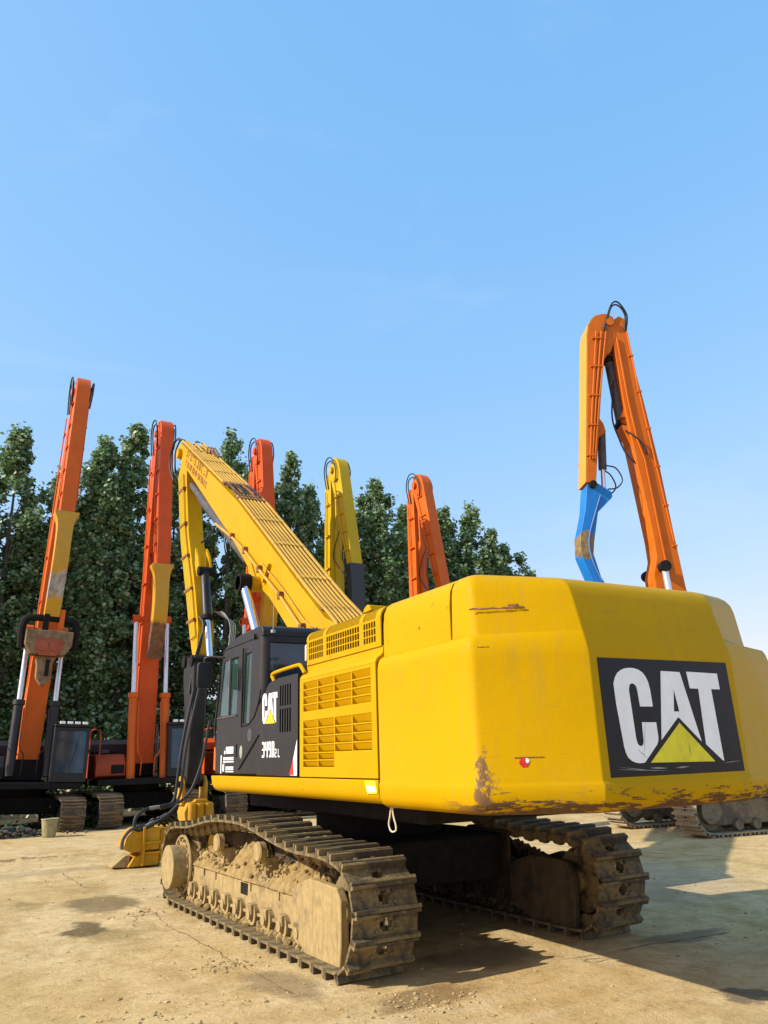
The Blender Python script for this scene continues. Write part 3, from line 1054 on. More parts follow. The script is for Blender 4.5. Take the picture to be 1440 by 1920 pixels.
# --- guard cage over the engine
cg = MB()
cols = []
us = [-2.645]
spans = [(-2.55, -2.31, 5), (-2.235, -1.515, 14), (-1.445, -1.09, 7)]
open_i = set()
for y0, y1, n in spans:
    st = (y1 - y0) / n
    for k in range(n):
        a, b2 = y0 + k * st, y0 + (k + 1) * st - .014
        us.append(a)
        open_i.add(len(us) - 1)
        us.append(b2)
us.append(-1.04)
vz = [2.595, 2.644, 2.697, 2.707, 2.762, 2.772, 2.825, 2.845]
cg.holes(us, vz, lambda i, j: not (i in open_i and j in (1, 3, 5)), -1.36, -1.348, lambda u, v, t: (t, u, v))
cage = cg.build('guard_cage', 'yellow', ex)
arc = [(-1.36, 2.845), (-1.352, 2.885), (-1.33, 2.918), (-1.30, 2.94), (-1.26, 2.952), (-1.10, 2.96), (-.75, 2.965)]
inner = [(x + .012, z - .010) for x, z in arc]
poly = arc + inner[::-1]
last = -2.645
ribs = []
for y0, y1, n in spans:
    ribs.append((last, y0))
    st = (y1 - y0) / n / 2
    for k in range(2 * n):
        ribs.append((y0 + (k + 1) * st - .011, y0 + (k + 1) * st))
    last = y1 - .011
ribs.append((last, -1.04))
for a, b2 in ribs:
    if b2 - a > .03:
        MB().prism(poly, 'y', a, b2).build('cage_band', 'yellow', cage)
    else:
        key = 'cage_rib_mesh'
        rm = bpy.data.meshes.get(key)
        if rm is None:
            rm = MB().prism(poly, 'y', 0, .011).mesh(key, 'yellow')
        o = obj('cage_rib', rm, cage)
        o.location = (0, a, 0)
fr = MB()
fr.holes([-1.36, -1.30, -.8, -.75], [2.595, 2.65, 2.80, 2.86], lambda i, j: not (i == 1 and j == 1), -1.04, -1.052, lambda u, v, t: (u, t, v))
fr.build('cage_end', 'yellow', cage)
hk = MB()
hk.prism([(-2.36, 2.955), (-2.33, 3.01), (-2.28, 3.02), (-2.22, 2.99), (-2.20, 2.95)], 'x', -1.30, -1.02)
hk.build('cage_catch', 'yellow', cage, .01)
tp = MB()
tp.box(-.76, .95, -2.64, -1.15, 2.60, 2.90)
tp.build('hood_top', 'yellow', ex, .03)
# air cleaner bowl, handrail, things on the hood
ac = MB()
ac.cyl((-1.28, -.95, 2.66), (-1.28, -.95, 2.80), .055, 18)
ac.cyl((-1.28, -.95, 2.80), (-1.28, -.95, 2.83), .06, 18, .045)
ac.build('air_cleaner_bowl', 'rope', ex)
MB().tube(spline([(-1.40, -.24, 2.50), (-1.40, -.20, 2.55), (-1.40, -.17, 2.575), (-1.40, -.22, 2.60), (-1.40, -.55, 2.612), (-1.40, -.90, 2.615), (-1.40, -.985, 2.60), (-1.395, -1.08, 2.52)], 6), .021, 10).build('handrail', 'yellow', ex)
MB().cyl((-.1, -3.2, 2.95), (-.1, -3.2, 3.12), .10, 20).build('exhaust_stub', 'dark', ex)
MB().box(-.75, -.35, -3.7, -3.2, 2.96, 3.0).build('anti_slip_mat', 'rubber', ex, .01)
MB().box(.55, .85, -3.8, -3.4, 2.95, 2.995).build('anti_slip_mat', 'rubber', ex, .01)
MB().box(.15, .32, -3.85, -3.7, 2.95, 3.02).build('lifting_lug', 'yellow', ex, .01)

# --- lettering helpers: raised letters of the trade sign
CP = [(-0.546, 2.128), (-0.525, 2.17), (-0.499, 2.2), (-0.46, 2.222), (-0.419, 2.234), (-0.37, 2.238), (-0.332, 2.236), (-0.29, 2.226), (-0.255, 2.208), (-0.228, 2.18),
      (-0.21, 2.145), (-0.198, 2.087), (-0.192, 1.971), (-0.317, 1.971), (-0.325, 2.085), (-0.333, 2.112), (-0.35, 2.126), (-0.375, 2.13), (-0.395, 2.12),
      (-0.407, 2.084), (-0.392, 1.755), (-0.385, 1.725), (-0.37, 1.708), (-0.348, 1.704), (-0.33, 1.715), (-0.322, 1.737), (-0.318, 1.864), (-0.179, 1.863),
      (-0.176, 1.759), (-0.182, 1.735), (-0.195, 1.714), (-0.335, 1.596), (-0.38, 1.593), (-0.419, 1.598), (-0.455, 1.61), (-0.486, 1.633), (-0.503, 1.665), (-0.512, 1.705), (-0.542, 1.993)]
A1 = [(-0.067, 2.223), (0.042, 2.221), (0.042, 2.098), (0.015, 1.937), (0.05, 1.937), (0.052, 1.899), (-0.146, 1.743)]
A2 = [(0.042, 2.221), (0.129, 2.219), (0.261, 1.726), (0.052, 1.899), (0.05, 1.937), (0.072, 1.937), (0.042, 2.098)]
TP = [(0.201, 2.224), (0.536, 2.217), (0.542, 2.099), (0.445, 2.1), (0.473, 1.586), (0.458, 1.59), (0.304, 1.705), (0.306, 2.101), (0.216, 2.103)]
TR = [(0.056, 1.858), (-0.278, 1.594), (0.376, 1.584)]


def trade_mark(place, parent, line=False):
    for nm, polys, mt_ in (('letter_c', [CP], 'white'), ('letter_a', [A1, A2], 'white'), ('letter_t', [TP], 'white'), ('triangle', [TR], 'tri_yellow')):
        mb = MB()
        for pl_ in polys:
            n = len(pl_)
            vs = [place(u, v, 0) for u, v in pl_] + [place(u, v, 1) for u, v in pl_]
            mb.add(vs, [tuple(range(n)), tuple(range(n, 2 * n))] + [(i, (i + 1) % n, n + (i + 1) % n, n + i) for i in range(n)])
        mb.build(nm, mt_, parent, smooth=False)


RY = lambda z: -4.493 + (z - 1.5) * .0036
sg = MB()
sg.prism([(-.668, 2.303), (.660, 2.303), (.690, 1.508), (-.660, 1.508)], 'y', -4.4955, -4.485)
sign = sg.build('brand_sign', 'sign_black', cw, .002)
sign['label'] = 'black panel with white letters CAT and a yellow triangle'
# letters stay at the third level: children of the counterweight beside the panel
trade_mark(lambda u, v, k: (u, -4.4960 if k == 0 else -4.4990, v), cw)


SCR = [(-.62, 1.56, -.1, 1.535, .003), (-.6, 1.575, -.25, 1.54, .002), (-.3, 1.56, -.12, 1.553, .006), (-.05, 1.552, .1, 1.558, .006), (.45, 1.57, .66, 1.582, .003), (-.40, 1.69, -.30, 1.62, .002), (-.28, 1.90, -.34, 1.62, .0015), (.12, 1.72, .13, 1.62, .003), (.5, 1.75, .64, 1.79, .002)]
for (x0, z0, x1, z1, w_) in SCR:
    d_ = Vector((x1 - x0, z1 - z0)).normalized()
    q_ = Vector((-d_.y, d_.x)) * w_
    p_ = [(x0, z0), (x0 * .5 + x1 * .5 + q_.x, z0 * .5 + z1 * .5 + q_.y), (x1, z1), (x0 * .5 + x1 * .5 - q_.x, z0 * .5 + z1 * .5 - q_.y)]
    MB().add([(u, -4.5002, v) for u, v in p_], [(0, 1, 2, 3)]).build('scratch', 'cyl_grey' if z0 > 1.6 else 'hose_pale', cw, smooth=False)


def blob_decal(name, mat, pts, place, parent, th=.002):
    n = len(pts)
    vs = [place(u, v, 0) for u, v in pts] + [place(u, v, th) for u, v in pts]
    return MB().add(vs, [tuple(range(n)), tuple(range(n, 2 * n))] + [(i, (i + 1) % n, n + (i + 1) % n, n + i) for i in range(n)]).build(name, mat, parent, smooth=False)


# scrapes and the red spot on the left rear facet
fa, fb = Vector((-1.42, -4.03, 0)), Vector((-.735, -4.49, 0))
fd = (fb - fa).normalized()
fn_ = Vector((fd.y, -fd.x, 0))
if fn_.y > 0:
    fn_ = -fn_


def facet(u, v, t, lean=0.0):
    p = fa + fd * u + fn_ * (t + .0015 - lean)
    return (p.x, p.y, v)


rr2 = random.Random(4)
circ = [(.325 + .034 * math.cos(a) * rr2.uniform(.85, 1.1), 1.625 + .036 * math.sin(a) * rr2.uniform(.8, 1.1)) for a in np.linspace(0, 6.28, 17)[:-1]]
blob_decal('red_spot', 'red', circ, facet, cw)
wht = [(.345 + .012 * math.cos(a) * rr2.uniform(.5, 1.3), 1.632 + .02 * math.sin(a) * rr2.uniform(.5, 1.2)) for a in np.linspace(0, 6.28, 9)[:-1]]
blob_decal('spot_chip', 'white', wht, lambda u, v, t: facet(u, v, t + .0015), cw)


def scrape(u0, u1, v, h, lean, seed):
    r3 = random.Random(seed)
    k = 16
    top = [(u0 + (u1 - u0) * i / k, v + h * r3.uniform(.2, 1)) for i in range(k + 1)]
    bot = [(u0 + (u1 - u0) * i / k, v - h * r3.uniform(.2, 1)) for i in range(k, -1, -1)]
    blob_decal('scrape', 'rust', top + bot, lambda u, vv, t: facet(u, vv, t, lean(vv)), cw, .002)


up_lean = lambda v: .016 + max(0, (v - 2.5)) * .225 + .018
scrape(.02, .42, 2.682, .011, lambda v: .078, 1)
scrape(.30, .38, 2.700, .016, lambda v: .083, 9)
scrape(.26, .46, 1.655, .004, lambda v: -.001, 5)

scrape(.06, .14, 2.40, .006, lambda v: .012, 2)


# --- black side panel with the vents, beside the cab
bp = MB()
bp.prism([(-.43, 1.515), (.22, 1.515), (.22, 2.10), (.12, 2.17), (.04, 2.26), (-.01, 2.36), (-.06, 2.44), (-.14, 2.495), (-.25, 2.515), (-.43, 2.522)], 'x', -1.432, -1.25)
side_panel = bp.build('side_panel', 'black', ex, .012)
vy = [-.985]
for k in range(5):
    vy += [-.80 + k * .068, -.80 + k * .068 + .040]
vy.append(-.432)
vp = MB()
vp.holes(vy, [1.515, 1.955, 2.195, 2.225, 2.44, 2.525], lambda i, j: not (i % 2 == 1 and j in (1, 3)), -1.432, -1.40, lambda u, v, t: (t, u, v))
vp.build('vent_panel', 'black', ex)
vb = MB()
vb.box(-1.385, -1.25, -.98, -.44, 1.52, 2.52)
vb.build('vent_backing', 'dark', ex)
# trade mark and model number


def side_mark(u, v, k):
    # sign coordinates -> left side wall (reads from front to rear)
    y = .03 - (u + .546) / 1.088 * .455
    z = 2.058 + (v - 1.584) / .654 * .335
    return (-1.4335 if k == 0 else -1.4365, y, z)


trade_mark(side_mark, side_panel)


GL = {'3': ['T', 'M', 'B', 'RU', 'RL'], '4': ['LU', 'M', 'RU', 'RL'], '9': ['T', 'LU', 'M', 'RU', 'RL', 'BR'], '2': ['T', 'RU', 'M', 'LL', 'B'], 'L': ['LU', 'LL', 'B'], 'D': ['T', 'LU', 'LL', 'B', 'RU', 'RL']}


def block_letter(ch, y, z, w, h, t, mat):
    seg = {'T': (0, w, h - t, h), 'M': (0, w, h / 2 - t / 2, h / 2 + t / 2), 'B': (0, w, 0, t), 'BR': (w * .3, w, 0, t), 'LU': (0, t, h / 2, h), 'LL': (0, t, 0, h / 2), 'RU': (w - t, w, h / 2, h), 'RL': (w - t, w, 0, h / 2)}
    cells = set()
    nu, nv = 12, 20
    for k in GL[ch]:
        a, b_, c0, d0 = seg[k]
        for i in range(nu):
            for j in range(nv):
                u, v = (i + .5) * w / nu, (j + .5) * h / nv
                if a <= u <= b_ and c0 <= v <= d0:
                    cut = ch in '39D' and u > w * .82 and (v > h * .93 or v < h * .07)
                    if not cut:
                        cells.add((i, j))
    MB().holes([y - i * w / nu for i in range(nu + 1)], [z + j * h / nv for j in range(nv + 1)], lambda i, j: (i, j) in cells, -1.4335, -1.4365, lambda u, v, t_: (t_, u, v)).build('letter', mat, side_panel, smooth=False)


for i, ch in enumerate('349D'):
    block_letter(ch, .015 - i * .098, 1.705, .074, .165, .023, 'white')
block_letter('2', -.372, 1.705, .045, .085, .011, 'white')
block_letter('L', -.462, 1.705, .045, .085, .011, 'white')
# red and white reflector wedge
blob_decal('reflector', 'white', [(-.975, 1.87), (-.975, 1.525), (-.80, 1.525)], lambda u, v, t: (-1.4335 - t, u, v), side_panel)
blob_decal('reflector', 'red', [(-.875, 1.675), (-.895, 1.53), (-.78, 1.53)], lambda u, v, t: (-1.4365 - t, u, v), side_panel)
# black and yellow warning label on the skirt seam
blob_decal('warning_label', 'tri_yellow', [(-2.42, 1.495), (-2.61, 1.498), (-2.645, 1.40), (-2.47, 1.39)], lambda u, v, t: (-1.4305 - t, u, v), ex)
blob_decal('warning_label', 'white', [(-2.46, 1.455), (-2.60, 1.455), (-2.62, 1.41), (-2.48, 1.405)], lambda u, v, t: (-1.4335 - t, u, v), ex)
# rope loop under the counterweight
MB().tube(spline([(-1.28, -2.60, 1.31), (-1.28, -2.575, 1.22), (-1.28, -2.55, 1.15), (-1.28, -2.59, 1.10), (-1.28, -2.66, 1.11), (-1.28, -2.665, 1.15), (-1.28, -2.63, 1.22), (-1.28, -2.61, 1.31)], 5), .007, 6).build('rope_loop', 'rope', ex)

# --- cab
cab = empty('cab', parent=ex)
CX0, CX1, CY0, CY1 = -1.43, -.50, .10, 1.78
# left wall with door window, rear quarter window
us = [.19, .44, .49, .72, .77, .96, 1.28, 1.31, 1.66, 1.74]
vz = [1.53, 2.10, 2.23, 2.84, 2.92, 3.07]


def cab_solid(i, j):
    if i == 2 and j in (1, 2, 3):
        return False
    if i in (5, 6, 7) and j in (2, 3):
        return False
    return True


def cabwall(u, v, t):
    # the front edge leans back towards the roof
    if u > 1.5:
        u = u - max(0, v - 2.2) * .16 + max(0, 1.9 - v) * -.02
    x = t + max(0, v - 2.1) * .02
    return (x, u, v)


cw_l = MB()
cw_l.holes(us, vz, cab_solid, CX0, CX0 + .05, cabwall)
cw_l.build('cab_side', 'black', cab, .012)
MB().add([cabwall(u, v, CX0 + .02) for u, v in ((.48, 2.09), (.73, 2.09), (.73, 2.93), (.48, 2.93))], [(0, 1, 2, 3)]).build('quarter_window', 'glass', cab, smooth=False)
MB().add([cabwall(u, v, CX0 + .024) for u, v in ((.95, 2.22), (1.30, 2.22), (1.30, 2.93), (.95, 2.93))], [(0, 1, 2, 3)]).build('door_window', 'glass', cab, smooth=False)
MB().add([cabwall(u, v, CX0 + .012) for u, v in ((1.27, 2.22), (1.67, 2.22), (1.67, 2.93), (1.27, 2.93))], [(0, 1, 2, 3)]).build('door_window', 'glass', cab, smooth=False)
MB().prism([(1.285, 2.22), (1.30, 2.22), (1.30, 2.93), (1.285, 2.93)], 'x', CX0 + .004, CX0 + .03).build('sash_bar', 'hose_grey', cab)
MB().tube([(CX0 - .004, 1.70, 2.205), (CX0 - .004, .93, 2.205)], .010, 6).build('window_trim', 'cyl_grey', cab)
MB().tube([(CX0 - .002, .72, 2.07), (CX0 - .002, .49, 2.08), (CX0 - .002, .30, 2.16), (CX0 - .002, .17, 2.30), (CX0 + .0, .10, 2.45)], .008, 6).build('pillar_seam', 'dark', cab)
MB().tube([(CX0 - .003, .74, 2.06), (CX0 - .003, .74, 3.0)], .010, 6).build('door_seam', 'dark', cab)
MB().tube([(CX0 - .003, .80, 1.58), (CX0 - .003, .14, 1.945)], .012, 6).build('door_strut', 'dark', cab)
MB().prism([(.87, 2.50), (.90, 2.50), (.90, 2.78), (.87, 2.78)], 'x', CX0 - .018, CX0).build('grab_bar', 'rubber', cab, .006)
MB().cyl((CX0 - .004, .45, 1.96), (CX0 + .01, .45, 1.96), .075, 24).build('fuel_cap', 'cyl_grey', cab, .003)
MB().prism([(.90, 1.72), (.935, 1.72), (.935, 1.87), (.90, 1.87)], 'x', CX0 - .012, CX0 + .01).build('door_handle', 'rubber', cab, .004)
# rear wall with its window, right wall, front
cr_ = MB()
cr_.holes([CX0 + .09, CX0 + .11, -.62, CX1], [1.53, 2.25, 2.99, 3.09], lambda i, j: not (i == 1 and j == 1), CY0, CY0 + .05, lambda u, v, t: (u, t, v))
cr_.build('cab_rear', 'black', cab, .012)
MB().add([(CX0 + .10, CY0 + .02, 2.24), (-.61, CY0 + .02, 2.24), (-.61, CY0 + .02, 3.0), (CX0 + .10, CY0 + .02, 3.0)], [(0, 1, 2, 3)]).build('rear_window', 'glass_grey', cab, smooth=False)
rgt = MB()
rgt.holes([.15, .4, 1.4, 1.6], [1.53, 2.1, 2.95, 3.07], lambda i, j: not (i == 1 and j == 1), CX1 - .05, CX1, lambda u, v, t: (t, u, v))
rgt.build('cab_side', 'black', cab, .012)
MB().add([(CX0 + .06, 1.68, 1.75), (CX1 - .06, 1.68, 1.75), (CX1 - .06, 1.50, 3.02), (CX0 + .06, 1.50, 3.02)], [(0, 1, 2, 3)]).build('windscreen', 'glass', cab, smooth=False)
MB().box(CX0 + .04, CX1 - .04, 1.60, 1.72, 1.53, 1.76).build('cab_front', 'black', cab, .02)
# rounded rear corner post and roof
post = MB()
pa = [(CX0 + .10 - .10 * math.cos(a), CY0 + .10 - .10 * math.sin(a)) for a in np.linspace(0, math.pi / 2, 9)]
post.prism(pa + [(CX0 + .10, CY0 + .10)], 'z', 2.12, 3.08)
post.build('corner_post', 'black', cab)
rf = MB()
rp = [(CY0 - .005, 3.065), (CY0 - .005, 3.13), (CY0 + .03, 3.175), (CY0 + .10, 3.20), (.9, 3.19), (1.30, 3.15), (1.52, 3.09), (1.60, 3.03), (1.60, 3.00), (1.5, 3.065)]
rf.prism(rp, 'x', CX0 + .012, CX1)
rf.build('cab_roof', 'black', cab, .035, 3)
MB().cyl((CX0 - .015, .36, 3.09), (CX0 + .02, .36, 3.09), .035, 14).build('roof_vent', 'rubber', cab)
an = MB()
an.cyl((-1.30, CY0 - .02, 3.10), (-1.30, CY0 - .02, 3.135), .028, 12)
an.tube([(-1.30, CY0 - .02, 3.12), (-1.30, CY0 - .03, 3.55)], .004, 5)
an.build('aerial', 'hose_pale', cab)
st = MB()
st.box(-1.2, -.75, .55, 1.05, 1.75, 2.05)
st.prism([(.45, 2.0), (.62, 2.0), (.55, 2.65), (.40, 2.65)], 'x', -1.2, -.75)
st.prism([(.42, 2.66), (.52, 2.66), (.48, 2.9), (.38, 2.9)], 'x', -1.1, -.85)
st.build('seat', 'seat', cab, .04)
MB().box(CX0 + .02, CX1, .16, 1.66, 1.52, 1.56).build('cab_floor', 'dark', cab)
# safety notice: white plates and print
for (y0, y1, z0, z1) in [(1.02, 1.30, 1.765, 1.845), (1.33, 1.37, 1.76, 1.80), (1.00, 1.29, 1.708, 1.722), (1.00, 1.29, 1.69, 1.70), (1.00, 1.29, 1.662, 1.678),
                         (1.0, 1.30, 1.60, 1.612), (1.0, 1.30, 1.575, 1.59), (1.0, 1.30, 1.548, 1.562), (1.31, 1.40, 1.69, 1.725), (1.31, 1.40, 1.655, 1.68),
                         (1.47, 1.50, 1.53, 1.75), (1.36, 1.42, 1.555, 1.64)]:
    MB().box(CX0 - .0035, CX0 - .0005, y0, y1, z0, z1).build('notice_print', 'white', cab)
MB().prism([(.74 + .05 * math.cos(a), 1.775 + .075 * math.sin(a)) for a in np.linspace(0, 6.28, 15)[:-1]], 'x', CX0 - .0035, CX0 - .0005).build('round_notice', 'hose_pale', cab, smooth=False)
# mirror on an arm ahead of the cab, amber lamp
mi = MB()
mi.prism([(-.08, -.17), (.08, -.17), (.10, -.13), (.10, .13), (.08, .17), (-.08, .17), (-.10, .13), (-.10, -.13)], 'y', -.03, .03, lambda x, y, z: (x - 1.62, y + 1.72, z + 2.76))
mi.build('mirror', 'rubber', cab, .015)
MB().tube(spline([(-1.42, 1.55, 2.98), (-1.55, 1.66, 3.0), (-1.62, 1.72, 2.98), (-1.62, 1.72, 2.90)], 5), .014, 8).build('mirror_arm', 'rubber', cab)
MB().tube([(-1.40, 1.70, 1.55), (-1.44, 1.78, 2.1), (-1.42, 1.66, 2.75)], .014, 8).build('grab_rail', 'rubber', cab)
MB().box(-1.40, -1.28, 1.86, 1.92, 1.56, 1.86).build('side_lamp', 'amber_lens', cab, .02)

# --- boom
SH = lambda x, y, z: (x - .015 * y, y, z)
boom = MB()
top_e = [(.10, 3.16), (.85, 3.46), (1.8, 4.16), (2.7, 4.84), (4.42, 6.13), (6.78, 7.66), (8.45, 8.74), (8.62, 8.84)]
low_e = [(8.78, 8.72), (8.72, 8.45), (8.5, 8.35), (6.0, 6.48), (4.8, 5.60), (3.6, 4.60), (3.30, 4.36), (2.85, 4.10), (2.15, 3.55), (.6, 2.25), (.35, 1.95), (.0, 1.9), (-.1, 2.2)]
boom.prism(top_e + low_e, 'x', -.27, .27, SH)
bo = boom.build('boom', 'yellow_boom', ex, .012)
# cylinder bosses and gussets
bs = MB()
bs.cyl(SH(-.62, 3.32, 4.40), SH(.62, 3.32, 4.40), .13, 20)
bs.build('boom_boss', 'yellow_boom', bo, .01)
bs = MB()
bs.prism([(3.35, 4.45), (3.72, 4.98), (3.75, 4.74), (3.55, 4.4)], 'x', -.30, -.272, SH)
bs.build('gusset', 'yellow_boom', bo, .006)
MB().prism([(3.05, 4.38), (2.75, 4.62), (3.0, 4.36)], 'x', -.33, -.272, SH).build('gusset', 'yellow_boom', bo, .006)
for s in (-1, 1):
    x = s * .52
    p_top, p_bot = Vector(SH(x, 3.32, 4.40)), Vector((x, 1.45, 1.70))
    mid = p_bot + (p_top - p_bot) * .42
    MB().cyl(SH(x - .10, 3.32, 4.40), SH(x + .10, 3.32, 4.40), .155, 20).build('rod_eye', 'dark', ex, .01)
    MB().cyl(p_top, mid, .075, 20).build('cylinder_rod', 'chrome', ex)
    MB().cyl(p_bot, mid, .12, 20).build('cylinder_barrel', 'cyl_grey', ex)


# pipes along the top, in two runs with hoses between, held by clamp bars
def on_top(y, h):
    ys_, zs_ = [p[0] for p in top_e], [p[1] for p in top_e]
    z = float(np.interp(y, ys_, zs_))
    return y - h * .54, z + h * .84


PX = [-.255, -.185, -.115, -.05, .015, .085, .16, .245]
for k, px in enumerate(PX):
    for (a, b2) in ((.75, 4.55), (5.25, 8.5)):
        if k in (3, 5) and a > 5:
            b2 = 7.6
        pts = []
        for t in np.linspace(a, b2, 9):
            y, z = on_top(t, .075)
            pts.append(SH(px, y, z))
        if a < 1:
            y, z = on_top(.55, .02)
            pts = [SH(px, .42, 3.22), SH(px, y, z)] + pts
        MB().tube(pts, .021 if k not in (0, 7) else .026, 8).build('hydraulic_pipe', 'pipe_yellow', bo)
    y0, z0 = on_top(4.55, .075)
    y1, z1 = on_top(5.25, .075)
    ym, zm = on_top(4.9, .075)
    rj = random.Random(k)
    MB().tube(spline([SH(px, y0 - .06, z0 - .04), SH(px + rj.uniform(-.05, .05), ym, zm + rj.uniform(-.02, .05)), SH(px, y1 + .06, z1 + .04)], 6), .022, 7).build('boom_hose', 'rust' if k % 2 else 'rubber', bo)
    for yy in (4.55, 5.25):
        y, z = on_top(yy, .075)
        y2, z2 = on_top(yy + .07, .075)
        MB().cyl(SH(px, y, z), SH(px, y2, z2), .034, 8).build('hose_coupling', 'rust', bo)
for yy in (.95, 1.75, 2.75, 3.6, 4.45, 5.35, 6.1, 6.9, 7.7):
    y, z = on_top(yy, .065)
    mb = MB()
    mb.tube([SH(-.29, y, z - .01), SH(.28, y, z - .01)], .010, 6)
    for px in PX:
        a, c_ = on_top(yy - .035, .075), on_top(yy + .035, .075)
        mb.cyl(SH(px, *a), SH(px, *c_), .031, 8)
    mb.build('pipe_clamp', 'rust' if yy in (.95, 4.45, 5.35) else 'pipe_yellow', bo)
# pair of pipes on the left flank
fl_pts = [(5.55, 6.02), (4.6, 5.52), (3.9, 5.10), (3.2, 4.62), (2.3, 4.02), (1.5, 3.42), (1.1, 3.25), (.75, 3.05)]
MB().tube(spline([SH(-.315, *p) for p in fl_pts], 4), .026, 8).build('hydraulic_pipe', 'pipe_yellow', bo)
MB().tube(spline([SH(-.30, p[0] - .06, p[1] + .10) for p in fl_pts[3:7]], 4), .012, 6).build('hydraulic_pipe', 'pipe_yellow', bo)
for p in fl_pts[1:6]:
    MB().box(-.03, .05, -.05, .05, -.05, .06, Matrix.Translation(SH(-.315, *p))).build('pipe_clamp', 'rust', bo, .008)
MB().tube(spline([SH(-.31, 5.5, 6.0), SH(-.33, 5.85, 5.88), SH(-.35, 6.3, 5.83)], 5), .022, 8).build('boom_hose', 'rubber', bo)
# faded hand lettering along the flank: two rows of stroke-built characters
rl_ = random.Random(21)
ax_d = Vector((-.838, -.545))
ax_n = Vector((-.545, .838))


def stroke_glyph(o2, size, seed, mb):
    q = random.Random(seed)
    for _ in range(5):
        if q.random() < .5:
            u0, v0 = 0, q.choice((.1, .5, .9))
            u1, v1 = q.uniform(.6, .9), v0 + q.uniform(-.1, .1)
        else:
            u0, v0 = q.choice((.1, .45, .8)), 0
            u1, v1 = u0 + q.uniform(-.15, .15), 1
        a = o2 + ax_d * u0 * size[0] + ax_n * v0 * size[1]
        c_ = o2 + ax_d * u1 * size[0] + ax_n * v1 * size[1]
        d = (c_ - a)
        if d.length < .01:
            continue
        n_ = Vector((-d.y, d.x)).normalized() * .011
        pts = [a + n_, c_ + n_, c_ - n_, a - n_]
        vs = [SH(-.2715, p.x, p.y) for p in pts] + [SH(-.2735, p.x, p.y) for p in pts]
        mb.add(vs, [(0, 1, 2, 3), (4, 5, 6, 7), (0, 1, 5, 4), (1, 2, 6, 5), (2, 3, 7, 6), (3, 0, 4, 7)])


for row, (start, n, size) in enumerate([(Vector((8.05, 8.30)), 10, (.16, .17)), (Vector((8.1, 8.10)), 15, (.105, .14))]):
    for i in range(n):
        mb = MB()
        stroke_glyph(start + ax_d * (i * size[0] * 1.28), size, row * 50 + i, mb)
        mb.build('painted_character', 'faded_red', bo, smooth=False)
# head of the boom: pin and hose loops
MB().cyl(SH(-.36, 8.5, 8.52), SH(.36, 8.5, 8.52), .12, 20).build('boom_pin', 'yellow_boom', bo, .01)
for k, (dx, oy, oz) in enumerate([(-.24, .42, .12), (-.17, .36, .05), (.2, .40, .10), (-.30, .30, -.05)]):
    y, z = on_top(8.5, .075)
    MB().tube(spline([SH(dx, y, z), SH(dx - .02, 8.75 + oy * .4, 9.0 + oz * .4), SH(dx - .05, 9.0 + oy * .55, 8.75 + oz), SH(dx - .04, 9.0 + oy * .45, 8.35), SH(dx, 8.92, 8.0)], 8), .021, 8).build('boom_hose', 'rubber', bo)
for k in range(3):
    a, c_ = on_top(7.55, .08), on_top(7.6, .22)
    MB().tube(spline([SH(.05 + k * .07, *a), SH(.07 + k * .07, *c_), SH(.16 + k * .05, c_[0] - .25, c_[1] - .30)], 5), .018, 6).build('boom_hose', 'rust', bo)

# --- arm hanging from the boom head
AX0, AX1 = -.315, .015
arm = MB()
front = [(8.62, 8.62), (8.98, 8.10), (8.50, 6.60), (8.0, 5.50), (7.68, 4.87), (7.20, 3.86)]
rear = [(7.02, 3.62), (6.80, 3.70), (6.76, 4.2), (7.09, 5.0), (7.80, 6.38), (8.04, 7.16), (8.20, 7.75), (8.30, 8.45)]
arm.prism(front + rear, 'x', AX0, AX1)
ar = arm.build('arm', 'yellow_boom', ex, .012)
for k, off in enumerate((.04, .12, .20, .28)):
    pts = []
    for (fy, fz), (ry_, rz_) in zip([(8.92, 8.05), (8.50, 6.60), (8.0, 5.50), (7.68, 4.87), (7.25, 4.0)], [(8.28, 7.98), (7.86, 6.5), (7.35, 5.5), (7.04, 4.9), (6.72, 4.05)]):
        pts.append((AX0 - .035, fy + (ry_ - fy) * (off + .1) * 2.1, fz + (rz_ - fz) * (off + .1) * 2.1))
    MB().tube(spline(pts, 5), .023, 7).build('hydraulic_pipe', 'lemon', ar)
for zc in (7.6, 6.7, 5.9, 5.1, 4.4):
    yc = float(np.interp(zc, [3.86, 4.87, 5.5, 6.6, 8.1], [7.1, 7.5, 7.85, 8.3, 8.75])) - .15
    MB().box(AX0 - .07, AX0 + .001, yc - .25, yc + .25, zc - .03, zc + .03).build('pipe_clamp', 'rust', ar, .008)
# lugs for the tool cylinder on the rear face
for s in (AX0 + .03, AX1 - .07):
    MB().prism([(7.35, 6.0), (7.10, 5.75), (6.95, 5.45), (7.02, 5.3), (7.15, 5.35), (7.3, 5.6)], 'x', s, s + .05).build('cylinder_lug', 'yellow_boom', ar, .006)
XC = -.15
p0, p1, p2 = Vector((XC, 7.02, 5.42)), Vector((XC, 6.72, 4.40)), Vector((XC, 6.42, 3.52))
MB().cyl(p0, p1, .095, 20).build('cylinder_barrel', 'black', ar)
MB().cyl(p1 + (p0 - p1) * .05, p1 - (p0 - p1) * .03, .115, 20).build('cylinder_gland', 'dark', ar)
MB().cyl(p1, p2, .062, 20).build('cylinder_rod', 'chrome', ar)
MB().cyl((XC - .14, 7.02, 5.42), (XC + .14, 7.02, 5.42), .10, 16).build('cylinder_pin', 'dark', ar)
# stick cylinder between boom belly and arm
MB().cyl((-.17, 8.28, 7.72), (-.12, 6.35, 6.42), .085, 20).build('cylinder_rod', 'cyl_grey', ar)
MB().cyl((-.15, 7.4, 7.13), (-.08, 4.4, 5.06), .125, 20).build('cylinder_barrel', 'cyl_grey', ex)
